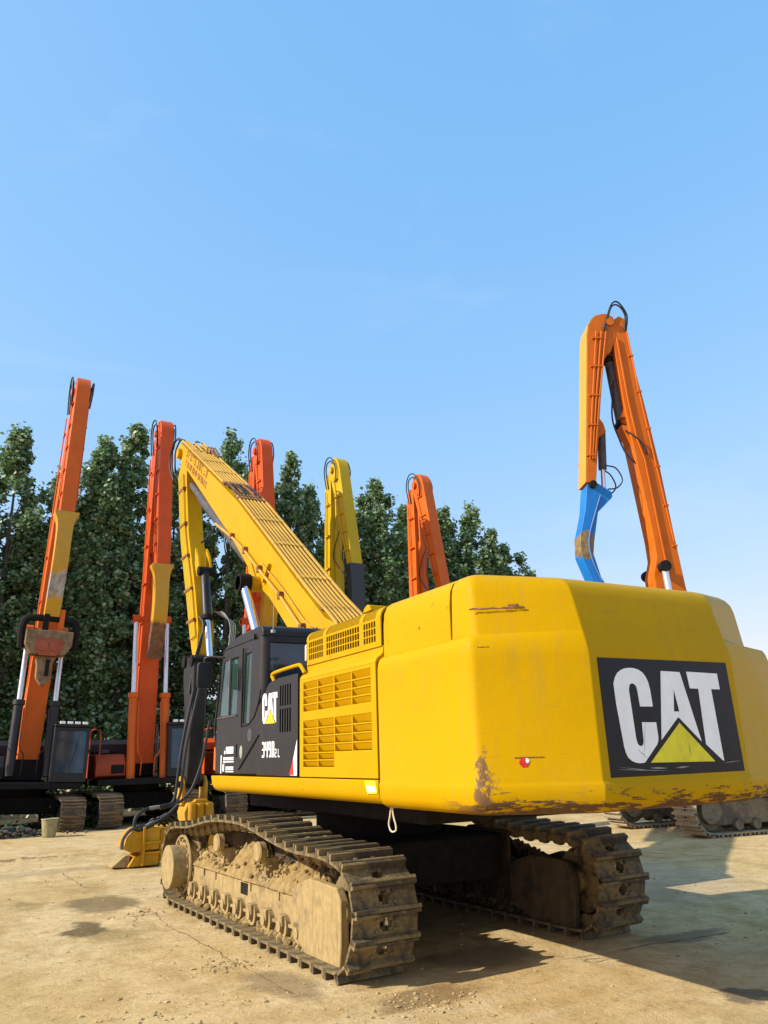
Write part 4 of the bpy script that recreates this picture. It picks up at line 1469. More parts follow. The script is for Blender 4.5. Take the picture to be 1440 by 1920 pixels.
# hoses on the arm
for k in range(4):
    q = random.Random(k + 5)
    MB().tube(spline([(AX1 + .02, 6.8, 4.55), (AX1 + .14 + .03 * k, 6.6, 4.50 - .04 * k), (AX1 + .24 + .035 * k, 6.5, 4.25), (AX1 + .20 + .03 * k, 6.4, 3.9), (AX1 + .10 + .02 * k, 6.3, 3.45), (AX1 + .05, 6.3, 3.1)], 6), .011, 6).build('arm_hose', 'hose_pale', ar)
for k in range(3):
    MB().tube(spline([(AX0 + .02 + .03 * k, 6.80, 4.45), (AX0 + .06 + .02 * k, 6.6, 4.25), (AX0 + .02 - .02 * k, 6.55, 3.9), (AX0 - .10 - .02 * k, 6.5, 3.4), (AX0 - .16 - .02 * k, 6.45, 2.9)], 6), .017, 7).build('arm_hose', 'rubber', ar)

# --- vibratory pile hammer on its black neck
vh = empty('pile_hammer', parent=ex)
nk = MB()
nk.prism([(6.35, 3.62), (7.05, 3.62), (7.05, 3.2), (6.86, 2.6), (6.86, 1.9), (6.8, 1.28), (6.5, 1.28), (6.42, 2.0), (6.33, 3.0)], 'x', -.49, -.20)
nk.build('neck', 'black', vh, .04)
nk = MB()
nk.cyl((-.52, 6.45, 3.52), (-.06, 6.45, 3.52), .11, 18)
nk.cyl((-.53, 6.95, 3.55), (-.04, 6.95, 3.55), .12, 18)
nk.build('neck_pin', 'dark', vh, .01)
for x in (-.56, -.14):
    MB().prism([(6.5, .92), (6.85, .92), (6.87, 1.30), (6.78, 1.42), (6.60, 1.42), (6.48, 1.30)], 'x', x, x + .06).build('yoke_plate', 'yellow_dirty', vh, .012)
MB().cyl((-.62, 6.65, 1.28), (-.02, 6.65, 1.28), .06, 14).build('yoke_pin', 'dark', vh)
tm = MB()
tm.prism([(-.50, .55), (-.02, .55), (.02, .70), (0, .95), (-.10, .98), (-.12, 1.02), (-.34, 1.02), (-.36, .98), (-.48, .96), (-.54, .80)], 'y', 6.35, 6.85)
tm.build('turntable', 'yellow_dirty', vh, .02)
for x in (-.40, -.25, -.1):
    MB().cyl((x, 6.35, .62), (x, 6.35, .95), .075, 16).build('damper', 'yellow_dirty', vh, .01)
hb_ = MB()
hb_.prism([(-1.02, .03), (.15, .03), (.15, .55), (-1.02, .60)], 'y', 6.1, 6.9)
hb_.build('gear_case', 'yellow_dirty', vh, .03)
hc = MB()
hc.prism([(-1.62, .30), (-1.58, .48), (-1.46, .60), (-1.28, .635), (-1.03, .60), (-1.03, .26), (-1.50, .235)], 'y', 6.02, 6.6)
hc.build('clamp_jaw', 'yellow_dirty', vh, .02)
hc = MB()
hc.prism([(-1.55, .01), (-1.03, .01), (-1.03, .22), (-1.30, .20), (-1.45, .16)], 'y', 6.02, 6.6)
hc.build('clamp_jaw', 'yellow_dirty', vh, .02)
MB().prism([(-1.325, .02), (-1.285, .02), (-1.285, .64), (-1.325, .635)], 'y', 5.97, 6.3).build('jaw_rib', 'yellow_dirty', vh, .006)
MB().prism([(-1.29, .36), (-1.02, .36), (-1.02, .40), (-1.29, .40)], 'y', 5.985, 6.2).build('jaw_rib', 'yellow_dirty', vh, .006)
MB().prism([(-1.29, .20), (-1.02, .20), (-1.02, .235), (-1.29, .235)], 'y', 5.985, 6.2).build('jaw_rib', 'yellow_dirty', vh, .006)
MB().prism([(-1.80, .02), (-1.5, .0), (-1.5, .20), (-1.58, .19)], 'y', 6.1, 6.5).build('jaw_tooth', 'frame_mud', vh, .012)
MB().tube(spline([(-1.655, 6.05, .30), (-1.64, 6.05, .46), (-1.52, 6.05, .60), (-1.3, 6.05, .66)], 5), .03, 8).build('jaw_edge', 'cyl_grey', vh)
hp1 = [(-.50, 2.98), (-.664, 2.05), (-.729, 1.51), (-.793, 1.03), (-1.0, .95), (-1.25, .92), (-1.42, .82), (-1.47, .70), (-1.43, .58), (-1.25, .63), (-.94, .80), (-.75, .97)]
MB().tube(spline([(x, 6.2 - .02 * i, z) for i, (x, z) in enumerate(hp1)], 6), .028, 8).build('hammer_hose', 'rubber', vh)
hp2 = [(-.42, 3.0), (-.60, 2.05), (-.66, 1.5), (-.70, 1.1), (-.9, .78), (-1.1, .70), (-1.35, .62), (-1.48, .55), (-1.50, .45)]
MB().tube(spline([(x, 6.12, z) for x, z in hp2], 6), .026, 8).build('hammer_hose', 'rubber', vh)
hp3 = [(-.16, 2.4), (-.24, 1.9), (-.30, 1.6), (-.45, 1.2), (-.62, 1.02), (-.78, .95), (-1.0, .90)]
MB().tube(spline([(x, 6.25, z) for x, z in hp3], 6), .026, 8).build('hammer_hose', 'rubber', vh)
for (x0, z0, x1, z1) in [(-1.05, .938, -1.22, .925), (-1.28, .625, -1.12, .70), (-1.02, .755, -.92, .81)]:
    MB().cyl((x0, 6.09, z0), (x1, 6.09, z1), .033, 10).build('hose_sleeve', 'hose_grey', vh)
for k in range(4):
    MB().tube(spline([(-1.2 + .1 * k, 6.3, .62), (-1.12 + .1 * k, 6.2, .74 + .02 * k), (-.95 + .1 * k, 6.3, .66), (-.85 + .1 * k, 6.4, .58)], 5), .022, 7).build('hammer_hose', 'rubber', vh)


# ------------------------------------------------------------------ the machines parked behind
def house(root, body, cabm='black', wide=1.45, glassm='glass_grey', lights=True, hoodm=None):
    """Upper works in local coordinates: +y ahead, -x left."""
    MB().box(-.9, .9, -.9, .9, .42, .86).build('carbody', 'dark', root, .03)
    MB().cyl((0, 0, .84), (0, 0, 1.1), .66, 28).build('slewing_ring', 'dark', root)
    MB().box(-wide + .05, wide - .05, -2.6, 1.7, 1.08, 1.25).build('upper_frame', 'dark', root, .02)
    mb = MB()
    mb.prism([(-2.9, 1.2), (-3.15, 1.35), (-3.15, 2.2), (-2.95, 2.35), (-2.2, 2.35), (-2.2, 1.2)], 'x', -wide, wide)
    mb.build('counterweight', hoodm or body, root, .06)
    MB().prism([(-2.18, 1.26), (-.4, 1.26), (-.4, 2.25), (-.7, 2.38), (-2.18, 2.38)], 'x', -wide, wide).build('hood', hoodm or body, root, .04)
    MB().prism([(-.38, 1.26), (1.15, 1.26), (1.35, 1.34), (1.35, 1.66), (1.15, 1.92), (-.38, 1.96)], 'x', .62, wide).build('tool_box', body, root, .03)
    MB().tube(spline([(wide - .08, 1.35, 1.8), (wide - .08, 1.3, 2.5), (wide - .08, .9, 2.62), (wide - .08, -.3, 2.62), (wide - .08, -.38, 2.1)], 5), .02, 8).build('handrail', body, root)
    MB().box(.66, 1.02, 1.352, 1.372, 1.40, 1.64).build('hatch', 'dark', root, .008)
    MB().box(wide - .34, wide - .10, 1.30, 1.40, 1.96, 2.06).build('work_lamp', 'rubber', root, .02)
    MB().box(.66, wide - .02, -.30, .55, 1.965, 2.02).build('tread_plate', 'dark', root, .008)
    cb_ = empty('cab', parent=root)
    x0, x1, y0, y1 = -wide, -.50, .0, 1.72
    fm = MB()
    fm.holes([x0, x0 + .09, x1 - .09, x1], [1.26, 1.50, 2.62, 2.72], lambda i, j: not (i == 1 and j == 1), y1, y1 - .06, lambda u, v, t: (u, t - max(0, v - 1.6) * .12, v))
    fm.build('cab_front', cabm, cb_, .02)
    MB().add([(x0 + .07, y1 - .03, 1.48), (x1 - .07, y1 - .03, 1.48), (x1 - .07, y1 - .155, 2.64), (x0 + .07, y1 - .155, 2.64)], [(0, 1, 2, 3)]).build('windscreen', glassm, cb_, smooth=False)
    for xx, nm in ((x0, 'cab_side'), (x1 - .05, 'cab_side')):
        sm_ = MB()
        sm_.holes([y0, .15, .75, .85, 1.45, y1 - .06], [1.26, 1.85, 2.60, 2.72], lambda i, j: not (i in (1, 3) and j == 1), xx, xx + .05, lambda u, v, t: (t, u - (max(0, v - 1.6) * .12 if u > 1.3 else 0), v))
        sm_.build(nm, cabm, cb_, .015)
        MB().add([(xx + .02, .13, 1.84), (xx + .02, 1.40, 1.84), (xx + .02, 1.38, 2.61), (xx + .02, .13, 2.61)], [(0, 1, 2, 3)]).build('side_window', glassm, cb_, smooth=False)
    MB().box(x0 + .06, x1 - .06, y0, y0 + .05, 1.26, 2.72).build('cab_rear', cabm, cb_)
    MB().box(x0 - .01, x1 + .01, y0 - .02, y1 - .10, 2.72, 2.80).build('cab_roof', cabm, cb_, .03)
    MB().box(x0 + .25, x1 - .25, .45, .85, 1.4, 2.35).build('seat', 'seat', cb_, .06)
    MB().tube([(x0 + .48, y1 + .0, 1.56), (x0 + .30, y1 - .10, 2.4)], .008, 5).build('wiper', 'rubber', cb_)
    if lights:
        for k in range(4):
            MB().box(x0 + .10 + k * .2, x0 + .24 + k * .2, y1 - .14, y1 - .06, 2.80, 2.87).build('roof_lamp', 'white', cb_, .012)
    return cb_


def row_tracks(root, shoe_me, fm, shoes=True, sep=1.13, turn=0):
    for s in (-1, 1):
        tr = empty('track', (s * sep * math.cos(turn), s * sep * math.sin(turn), -.006), turn, root)
        if shoes:
            fill_track(tr, ROW_PROFILE, 50, shoe_me)
        else:
            pls, _ = loop_places(ROW_PROFILE, 50)
            n = len(pls)
            vs = []
            for y, z, a in pls:
                for x in (-.31, .31):
                    for d in (-.05, -.10):
                        vs.append((x, y - math.sin(a) * d, z + math.cos(a) * d))
            fs = []
            for i in range(n):
                j = (i + 1) % n
                for (p, q) in ((0, 2), (1, 0), (3, 1), (2, 3)):
                    fs.append((i * 4 + p, j * 4 + p, j * 4 + q, i * 4 + q))
            MB().add(vs, fs).build('belt', fm, tr, smooth=False)
        MB().prism([(-1.9, .2), (1.9, .2), (1.9, .55), (1.4, .66), (-1.4, .66), (-1.9, .55)], 'x', -.16, .16).build('track_frame', fm, tr, .03)
        for yy in (-2.0, 2.0):
            mb = MB()
            mb.cyl((-.14, yy, .47), (.14, yy, .47), .36, 28)
            mb.cyl((-.24, yy, .47), (.24, yy, .47), .24, 24)
            mb.build('end_wheel', fm, tr, .02)
        rm = bpy.data.meshes.get('row_roller_' + fm)
        if rm is None:
            rb = MB()
            rb.cyl((-.22, 0, 0), (-.1, 0, 0), .10, 14)
            rb.cyl((-.1, 0, 0), (.1, 0, 0), .085, 14)
            rb.cyl((.1, 0, 0), (.22, 0, 0), .10, 14)
            rm = rb.mesh('row_roller_' + fm, fm)
        for k in range(7):
            o = obj('track_roller', rm, tr)
            o.location = (0, -1.35 + k * .45, .20)


def adapter_polys(parent, name, mat, top, bend, tip, w_top, w_bot, x=0, d_top=.42, d_bot=.34):
    """Flared gooseneck: centre line top -> bend -> tip in (y,z), section width and depth along it."""
    pts = spline([top, (top[0] * .55 + bend[0] * .45, top[1] * .72 + bend[1] * .28), bend, tip], 6)
    k = len(pts)
    vs, fs = [], []
    for i, (y, z) in enumerate(pts):
        t = i / (k - 1)
        a = pts[min(i + 1, k - 1)]
        b_ = pts[max(i - 1, 0)]
        d = Vector((a[0] - b_[0], a[1] - b_[1])).normalized()
        n_ = Vector((-d.y, d.x))
        fl = math.exp(-(t / .22) ** 2)
        w = w_bot + (w_top - w_bot) * fl
        dp = (d_bot + (d_top - d_bot) * fl) * (1 - .25 * max(0, t - .7) / .3)
        for sx2, sy2 in ((-1, -1), (1, -1), (1, 1), (-1, 1)):
            q = Vector((y, z)) + n_ * sy2 * dp / 2
            vs.append((x + sx2 * w / 2, q.x, q.y))
    for i in range(k - 1):
        for j in range(4):
            fs.append((i * 4 + j, i * 4 + (j + 1) % 4, (i + 1) * 4 + (j + 1) % 4, (i + 1) * 4 + j))
    fs += [(3, 2, 1, 0), tuple((k - 1) * 4 + j for j in range(4))]
    return MB().add(vs, fs).build(name, mat, parent, .015)


def reach(root, col, foot, head, arm_tip, cfg):
    """Boom, folded arm, pipes and hoses, in local (y,z)."""
    bw = cfg.get('bw', .255)
    aw = cfg.get('aw', .205)
    fy, fz = foot
    hy, hz = head
    ty, tz = arm_tip
    # boom: deep box tapering towards the head
    d0, d1 = .26, .20
    dv = Vector((hy - fy, hz - fz)).normalized()
    nv = Vector((dv.y, -dv.x))               # towards the front
    F, H_ = Vector(foot), Vector(head)
    bp_ = [F - nv * .20, F + nv * .22, F + dv * 1.6 + nv * d0, F + dv * 2.5 + nv * d0, H_ - dv * .6 + nv * d1, H_ + nv * .16,
           H_ - nv * .16 + dv * .02, H_ - dv * .5 - nv * .33, F + dv * 3.2 - nv * .45, F + dv * 1.5 - nv * .45]
    tap = lambda x, y, z: (x * (1.10 - .32 * max(0, min(1, (z - fz - 2) / (hz - fz - 2)))), y, z)
    b_o = MB().prism([(p.x, p.y) for p in bp_], 'x', -bw, bw, tap).build('boom', col, root, .012)
    # arm with a rounded head
    T = Vector(arm_tip)
    E_ = H_ + Vector((.48, .18))
    da = (T - E_).normalized()
    na = Vector((-da.y, da.x))               # towards the front
    if na.x < 0:
        na = -na
    ap = [E_ - na * .36 + da * .5]
    cen = E_ + da * .30
    for k in range(9):
        a = math.pi - math.pi * k / 8
        ap.append(cen + na * (.40 * math.cos(a)) - da * (.62 * math.sin(a)))
    ap += [T + na * .22, T - na * .14, E_ + da * 1.6 - na * .28]
    a_o = MB().prism([(p.x, p.y) for p in ap], 'x', -aw, aw).build('arm', cfg.get('arm_col', col), root, .012)
    MB().cyl((-bw - .05, E_.x - .12, E_.y - .12), (bw + .05, E_.x - .12, E_.y - .12), .12, 16).build('head_pin', col, a_o)
    # pipes down both flanks of arm and boom
    for s in (-1, 1):
        for off in ((-.12, .02, .14) if s == cfg.get('pipe_side', -1) else (-.10,)):
            MB().tube([(s * (aw + .03), (E_ + da * .5 + na * off).x, (E_ + da * .5 + na * off).y), (s * (aw + .03), (T - da * .5 + na * (off * .6)).x, (T - da * .5 + na * (off * .6)).y)], .022, 6).build('hydraulic_pipe', cfg.get('pipe', col), a_o)
            MB().tube([(s * (bw + .03), (H_ - dv * .7 + nv * off).x, (H_ - dv * .7 + nv * off).y), (s * (bw + .03), (F + dv * 2.0 + nv * off).x, (F + dv * 2.0 + nv * off).y)], .022, 6).build('hydraulic_pipe', cfg.get('pipe', col), b_o)
        L_ = (T - E_).length
        for t in np.linspace(.15, .85, 5):
            p = E_ + da * (L_ * t)
            MB().box(s * aw if s > 0 else -aw - .055, s * aw + .055 if s > 0 else -aw, p.x - .20, p.x + .20, p.y - .02, p.y + .02).build('pipe_clamp', col, a_o)
        L_ = (H_ - F).length
        for t in np.linspace(.28, .88, 6):
            p = F + dv * (L_ * t)
            MB().box(s * bw if s > 0 else -bw - .055, s * bw + .055 if s > 0 else -bw, p.x - .17, p.x + .17, p.y - .02, p.y + .02).build('pipe_clamp', col, b_o)
        # hose loops over the elbow
        for k in range(2):
            xx = s * (bw - .02 + .04 * k)
            c0 = H_ - dv * .6 + nv * (.05 - .08 * k)
            c1 = E_ + da * .75 + na * (.02 + .08 * k)
            tpz = max(H_.y, E_.y) + .15 + .13 * k + (.06 if s > 0 else 0)
            MB().tube(spline([(xx, c0.x, c0.y), (xx + s * .03, c0.x - .12, H_.y + .1), (xx + s * .05, H_.x + .10, tpz), (xx + s * .05, E_.x + .05, tpz - .06), (xx + s * .03, c1.x + .05, c1.y + .45), (xx, c1.x, c1.y)], 6), .022, 7).build('elbow_hose', 'rubber', b_o)
    # stick cylinder between boom and arm
    cb0 = F + dv * ((H_ - F).length * .50) + nv * .30
    cb1 = E_ + da * .55 - na * .42
    midp = cb0 + (cb1 - cb0) * .62
    MB().cyl((0, cb0.x, cb0.y), (0, midp.x, midp.y), .10, 16).build('cylinder_barrel', cfg.get('stick_col', col), b_o)
    MB().cyl((0, midp.x, midp.y), (0, cb1.x, cb1.y), .06, 14).build('cylinder_rod', cfg.get('stick_col', 'rod_white'), b_o)
    MB().prism([(cb0.x - .25, cb0.y - .3), (cb0.x + .08, cb0.y - .05), (cb0.x - .05, cb0.y + .12), (cb0.x - .3, cb0.y + .3)], 'x', -.12, .12).build('cylinder_lug', col, b_o)
    # tool cylinder on the arm
    t0, t1 = E_ + da * ((T - E_).length * .55) - na * .40, T - na * .30 + da * .15
    MB().cyl((0, t0.x, t0.y), (0, (t0.x + t1.x) / 2, (t0.y + t1.y) / 2), .085, 14).build('cylinder_barrel', cfg.get('tool_col', 'cyl_grey'), a_o)
    MB().cyl((0, (t0.x + t1.x) / 2, (t0.y + t1.y) / 2), (0, t1.x, t1.y), .05, 12).build('cylinder_rod', 'chrome', a_o)
    for s in (-1, 1):
        MB().tube(spline([(s * .10, t0.x - .05, t0.y - .2), (s * .16, t0.x - .28, t0.y - .7), (s * .18, t0.x - .35, t0.y - 1.2), (s * .12, t1.x - .1, t1.y - .1)], 6), .018, 6).build('arm_hose', 'rubber', a_o)
    # boom cylinders either side
    base_y = fy + .75
    top = F + dv * cfg.get('cyl_top', 4.4) + nv * .20
    for s in (-1, 1):
        xx = s * (bw + .22)
        a, c_ = Vector((xx, base_y, fz - .45)), Vector((xx, top.x, top.y))
        mp = a + (c_ - a) * cfg.get('cyl_split', .5)
        bar = MB().cyl(a, mp, .125, 20).build('cylinder_barrel', cfg.get('cyl_col', 'black'), b_o)
        MB().cyl(mp - (c_ - a).normalized() * .14, mp, .16, 20).build('cylinder_gland', cfg.get('cyl_col', 'black'), b_o, .01)
        MB().cyl(mp, c_, .068, 18).build('cylinder_rod', 'rod_white', b_o)
        MB().cyl((xx - .11, c_.y, c_.z), (xx + .11, c_.y, c_.z), .13, 16).build('rod_eye', cfg.get('eye', col), b_o, .01)
        q1, q2 = a + (mp - a) * .15, a + (mp - a) * .9
        MB().tube(spline([(xx - s * .15, q2.y + .08, q2.z), (xx - s * .15, q1.y + .10, q1.z + .5), (xx - s * .28, q1.y + .05, q1.z + .25), (xx - s * .28, q1.y, q1.z - .25)], 5), .018, 6).build('hydraulic_pipe', cfg.get('cyl_col', col), b_o)
    MB().cyl((-bw - .33, top.x, top.y), (bw + .33, top.x, top.y), .085, 14).build('boom_pin', cfg.get('eye', col), b_o)
    return b_o, a_o, T


ROWG = 'long reach excavators parked in a row before the poplars'


def row_machine(name, label, x, y, rz, col, foot, head, tip, cfg):
    root = empty(name, (x, y, 0), rz)
    tag(root, label, 'excavator', ROWG)
    row_tracks(root, cfg.get('shoe', SHOE_ROW), cfg.get('fm', 'frame_far'), cfg.get('shoes', True))
    house(root, cfg.get('body', col), cfg.get('cab', 'black'), hoodm=cfg.get('hood'))
    b_o, a_o, T = reach(root, col, foot, head, tip, cfg)
    return root, b_o, a_o, T


Y0 = 17.1
# leftmost: carries a weathered pile hammer
rA, bA, aA, T = row_machine('excavator', 'leftmost orange long reach excavator carrying a weathered pile hammer, black boom cylinders', -2.35, Y0, math.pi, 'orange', (.6, 1.85), (.75, 13.0), (1.75, 8.75),
                            dict(cyl_col='black', cyl_top=3.6, body='black', pipe='orange_f'))
rA.rotation_euler = (0, R(-2.3), math.pi)
mA = worn_adapter('yellow_worn_adapter', (0.56, 0.28, 0.006), T.y - 2.5, T.y - 1.75, (0.42, 0.36, 0.30))
adapter_polys(rA, 'neck', mA, (T.x + .02, T.y + .05), (T.x + .15, T.y - 1.5), (T.x - .12, T.y - 3.0), .70, .42)
hm = empty('pile_hammer', (0, T.x - .1, T.y - 3.0), 0, rA)
yk = MB()
yk.tube(spline([(-.68, 0, -.95), (-.72, 0, -.45), (-.66, 0, -.15), (-.45, 0, -.08), (0, 0, -.06), (.45, 0, -.08), (.66, 0, -.15), (.72, 0, -.45), (.68, 0, -.95)], 5), .10, 8)
yk.build('yoke', 'dark', hm)
MB().box(-.35, -.22, -.12, .12, -.45, .2).build('hanger', 'orange', hm, .01)
MB().box(.05, .2, -.12, .12, -.45, .2).build('hanger', 'dark', hm, .01)
MB().prism([(-.62, -.45), (.62, -.45), (.62, -.85), (.45, -1.12), (-.45, -1.12), (-.62, -.85)], 'y', -.32, .32).build('gear_case', 'wood', hm, .03)
MB().prism([(-.36, -.68), (.34, -.68), (.34, -.98), (.22, -1.16), (-.22, -1.16), (-.36, -.98)], 'y', .30, .345).build('cover', 'hammer_red', hm, .015)
for sx2 in (-.17, .16):
    MB().cyl((sx2, .34, -.88), (sx2, .375, -.88), .15, 24).build('bearing_cap', 'hammer_red', hm, .01)
MB().prism([(-.28, -1.15), (.28, -1.15), (.22, -1.4), (.20, -1.75), (.05, -1.95), (-.05, -1.95), (-.20, -1.75), (-.14, -1.4)], 'y', -.16, .18).build('clamp', 'wood', hm, .02)
MB().box(-.10, .0, .17, .22, -1.7, -1.25).build('clamp_slot', 'dark', hm)

rB, bB, aB, T = row_machine('excavator', 'orange excavator with orange boom cylinders and a yellow neck, second from the left', .90, Y0, math.pi, 'orange_red', (.6, 1.65), (.55, 12.1), (1.7, 7.45),
                            dict(cyl_col='orange', cyl_top=4.3, cyl_split=.52, pipe='orange_f', body='red_brown', hood='black'))
mB = worn_adapter('yellow_rusty_adapter', (0.56, 0.28, 0.006), T.y - 3.2, T.y - 1.7, (0.20, 0.085, 0.04))
adapter_polys(rB, 'neck', mB, (T.x + .02, T.y + .05), (T.x + .05, T.y - 1.5), (T.x - .42, T.y - 2.75), .66, .42)

rC, bC, aC, T = row_machine('excavator', 'orange red excavator whose folded arm rises just behind the yellow boom', 4.40, Y0, math.pi, 'orange_red', (.6, 1.65), (.45, 12.1), (1.75, 8.0),
                            dict(cyl_col='orange_red', stick_col='orange_red', pipe='orange_f', shoes=True))
adapter_polys(rC, 'neck', 'yellow_dirty', (T.x + .02, T.y + .05), (T.x + .12, T.y - 1.4), (T.x - .2, T.y - 2.7), .80, .50)

rD, bD, aD, T = row_machine('excavator', 'lemon yellow excavator with a folded arm and a black neck', 7.40, Y0, math.pi, 'lemon', (.6, 1.65), (.45, 11.85), (2.1, 7.95),
                            dict(cyl_col='lemon', stick_col='lemon', pipe='lemon', shoes=False))
mD = worn_adapter('black_rusty_adapter', (0.03, 0.03, 0.032), T.y - 3.3, T.y - 2.0, (0.10, 0.05, 0.04))
adapter_polys(rD, 'neck', mD, (T.x + .02, T.y + .05), (T.x + .10, T.y - 1.4), (T.x - .05, T.y - 2.9), .62, .50)

rE, bE, aE, T = row_machine('excavator', 'orange excavator whose folded arm rises above the yellow hood, right of the lemon yellow one', 11.0, Y0, math.pi, 'orange', (.6, 1.65), (.45, 11.75), (2.15, 7.3),
                            dict(cyl_col='orange', stick_col='orange', pipe='orange_f', shoes=False))
adapter_polys(rE, 'neck', 'yellow_dirty', (T.x + .02, T.y + .05), (T.x + .12, T.y - 1.4), (T.x - .2, T.y - 2.7), .80, .50)

# right: machine seen from its side, arm with blue neck
rF = empty('excavator', (10.9, 3.65, 0), R(64))
tag(rF, 'amber orange excavator on the right, its arm ending in a blue neck', 'excavator')
row_tracks(rF, SHOE_PALE, 'frame_far', True, 1.2, R(17))
house(rF, 'orange_f')
bw = .30
fb_ = [(.15, 1.75), (.30, 3.4), (.60, 5.2), (.71, 6.62), (.82, 8.28), (.99, 9.96), (1.12, 10.98), (1.15, 11.74), (1.20, 12.28), (1.34, 12.36), (1.50, 12.25), (1.58, 11.74),
       (1.50, 10.0), (1.42, 8.98), (1.30, 7.6), (1.20, 6.4), (1.19, 5.94), (1.32, 5.50), (1.30, 5.1), (.95, 3.0), (.62, 1.75)]
bF = MB().prism(fb_, 'x', -bw, bw).build('boom', 'orange_f', rF, .012)
fa_ = [(1.66, 11.33), (1.50, 11.75), (1.44, 12.1), (1.50, 12.33), (1.62, 12.42), (1.76, 12.43), (1.92, 12.38), (2.06, 12.26), (2.16, 12.08), (2.22, 11.8), (2.67, 7.82), (2.44, 7.78), (2.32, 8.54), (2.07, 10.03), (1.88, 11.07), (1.78, 11.25)]
aF = MB().prism(fa_, 'x', -.31, .31).build('arm', 'orange_f', rF, .012)
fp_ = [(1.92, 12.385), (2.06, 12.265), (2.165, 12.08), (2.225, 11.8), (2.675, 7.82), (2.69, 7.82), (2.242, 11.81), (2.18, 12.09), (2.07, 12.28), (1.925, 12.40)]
MB().prism(fp_, 'x', -.305, .305).build('sunlit_face', 'amber', aF)  # thin added face that carries the arm's sunlit tone
nk_ = [(2.66, 7.74), (2.76, 7.13), (2.95, 6.48), (2.97, 6.04), (2.81, 5.55), (2.70, 5.2), (2.40, 5.2), (2.55, 5.5), (2.67, 6.06), (2.62, 6.36), (2.45, 7.08), (2.06, 7.45), (2.05, 7.58), (2.42, 7.84), (2.58, 7.86)]
mF = worn_adapter('blue_worn_adapter', (0.003, 0.175, 0.55), 6.0, 6.55, (0.30, 0.20, 0.08))
MB().prism(nk_, 'x', -.25, .25).build('neck', mF, rF, .015)
MB().cyl((-.36, 2.52, 7.76), (.36, 2.52, 7.76), .09, 16).build('neck_pin', 'dark', rF)
MB().cyl((-.38, 1.62, 12.15), (.38, 1.62, 12.15), .10, 16).build('head_pin', 'orange_f', aF)
MB().cyl((0, 1.64, 11.4), (0, 1.52, 9.55), .125, 18).build('cylinder_barrel', 'cyl_grey', bF)
MB().cyl((0, 1.64, 11.3), (0, 1.636, 11.15), .15, 18).build('cylinder_gland', 'dark', bF)
MB().cyl((-.2, 1.52, 9.45), (.2, 1.52, 9.45), .12, 16).build('cylinder_pin', 'dark', bF)
MB().prism([(1.44, 9.9), (1.62, 9.5), (1.58, 9.3), (1.40, 8.8)], 'x', -.2, .2).build('cylinder_lug', 'orange_f', bF, .01)
MB().cyl((0, 2.05, 9.25), (0, 2.13, 8.25), .10, 16).build('cylinder_barrel', 'cyl_grey', aF)
MB().cyl((0, 2.13, 8.25), (0, 2.17, 7.60), .055, 14).build('cylinder_rod', 'chrome', aF)
MB().prism([(2.22, 9.75), (2.02, 9.42), (1.98, 9.2), (2.10, 9.1), (2.28, 9.0)], 'x', -.14, .14).build('cylinder_lug', 'orange_f', aF, .01)
for s in (-1, 1):
    for k, (o0, o1) in enumerate(((.30, .35), (.50, .52), (.72, .70))):
        MB().tube([(s * .345, 1.56 + o0 * .6, 11.9), (s * .345, 2.06 + (o0 - .3) * .40 + .08, 9.9), (s * .345, 2.36 + (o1 - .35) * .35 + .05, 8.4)], .022, 6).build('hydraulic_pipe', 'orange_f', aF)
    for t in (11.7, 10.9, 10.1, 9.3, 8.5):
        yc = float(np.interp(t, [8.5, 10, 11.7], [2.46, 2.24, 1.98]))
        MB().box(min(s * .31, s * .37), max(s * .31, s * .37), yc - .12, yc + .15, t - .02, t + .02).build('pipe_clamp', 'orange_f', aF)
    MB().tube([(s * .335, 1.48, 11.7), (s * .335, 1.40, 10.0), (s * .335, 1.30, 8.9), (s * .335, 1.18, 8.4), (s * .335, .98, 5.4)], .022, 6).build('hydraulic_pipe', 'orange_f', bF)
    MB().tube([(s * .335, 1.20, 11.9), (s * .335, 1.10, 10.3), (s * .335, .74, 6.3)], .022, 6).build('hydraulic_pipe', 'orange_f', bF)
    for t in (11.2, 10.2, 9.2, 8.2, 7.2, 6.2):
        yc = float(np.interp(t, [6.2, 8.2, 10.2, 11.2], [.74, .88, 1.08, 1.17]))
        MB().box(min(s * .30, s * .36), max(s * .30, s * .36), yc - .06, yc + .06, t - .02, t + .02).build('pipe_clamp', 'orange_f', bF)
    for k in range(2):
        MB().tube(spline([(s * .33, 1.24 - .03 * k, 11.9), (s * .36, 1.20 - .05 * k, 12.35), (s * .37, 1.34, 12.62 + .10 * k), (s * .37, 1.52, 12.60 + .06 * k), (s * .36, 1.66 + .03 * k, 12.25), (s * .345, 1.76 + .05 * k, 11.9)], 6), .022, 7).build('elbow_hose', 'rubber', bF)
    MB().tube(spline([(s * .2, 1.52, 9.2), (s * .33, 1.36, 9.0), (s * .36, 1.18, 8.75), (s * .34, 1.10, 8.5)], 6), .022, 7).build('boom_hose', 'rubber', bF)
    MB().tube(spline([(s * .15, 2.10, 8.3), (s * .22, 1.88, 8.2), (s * .24, 1.76, 7.9), (s * .22, 1.9, 7.7), (s * .16, 2.12, 7.68)], 6), .018, 6).build('arm_hose', 'rubber', aF)
    MB().cyl((s * .52, .95, 1.5), (s * .52, 1.08, 4.6), .12, 18).build('cylinder_barrel', 'black', bF)
    MB().cyl((s * .52, 1.08, 4.6), (s * .52, 1.14, 5.62), .075, 18).build('cylinder_rod', 'rod_white', bF)
    MB().cyl((s * .41, 1.14, 5.66), (s * .64, 1.14, 5.66), .13, 18).build('rod_eye', 'dark', bF, .01)
MB().cyl((-.6, 1.14, 5.66), (.6, 1.14, 5.66), .085, 14).build('boom_pin', 'orange_f', bF)
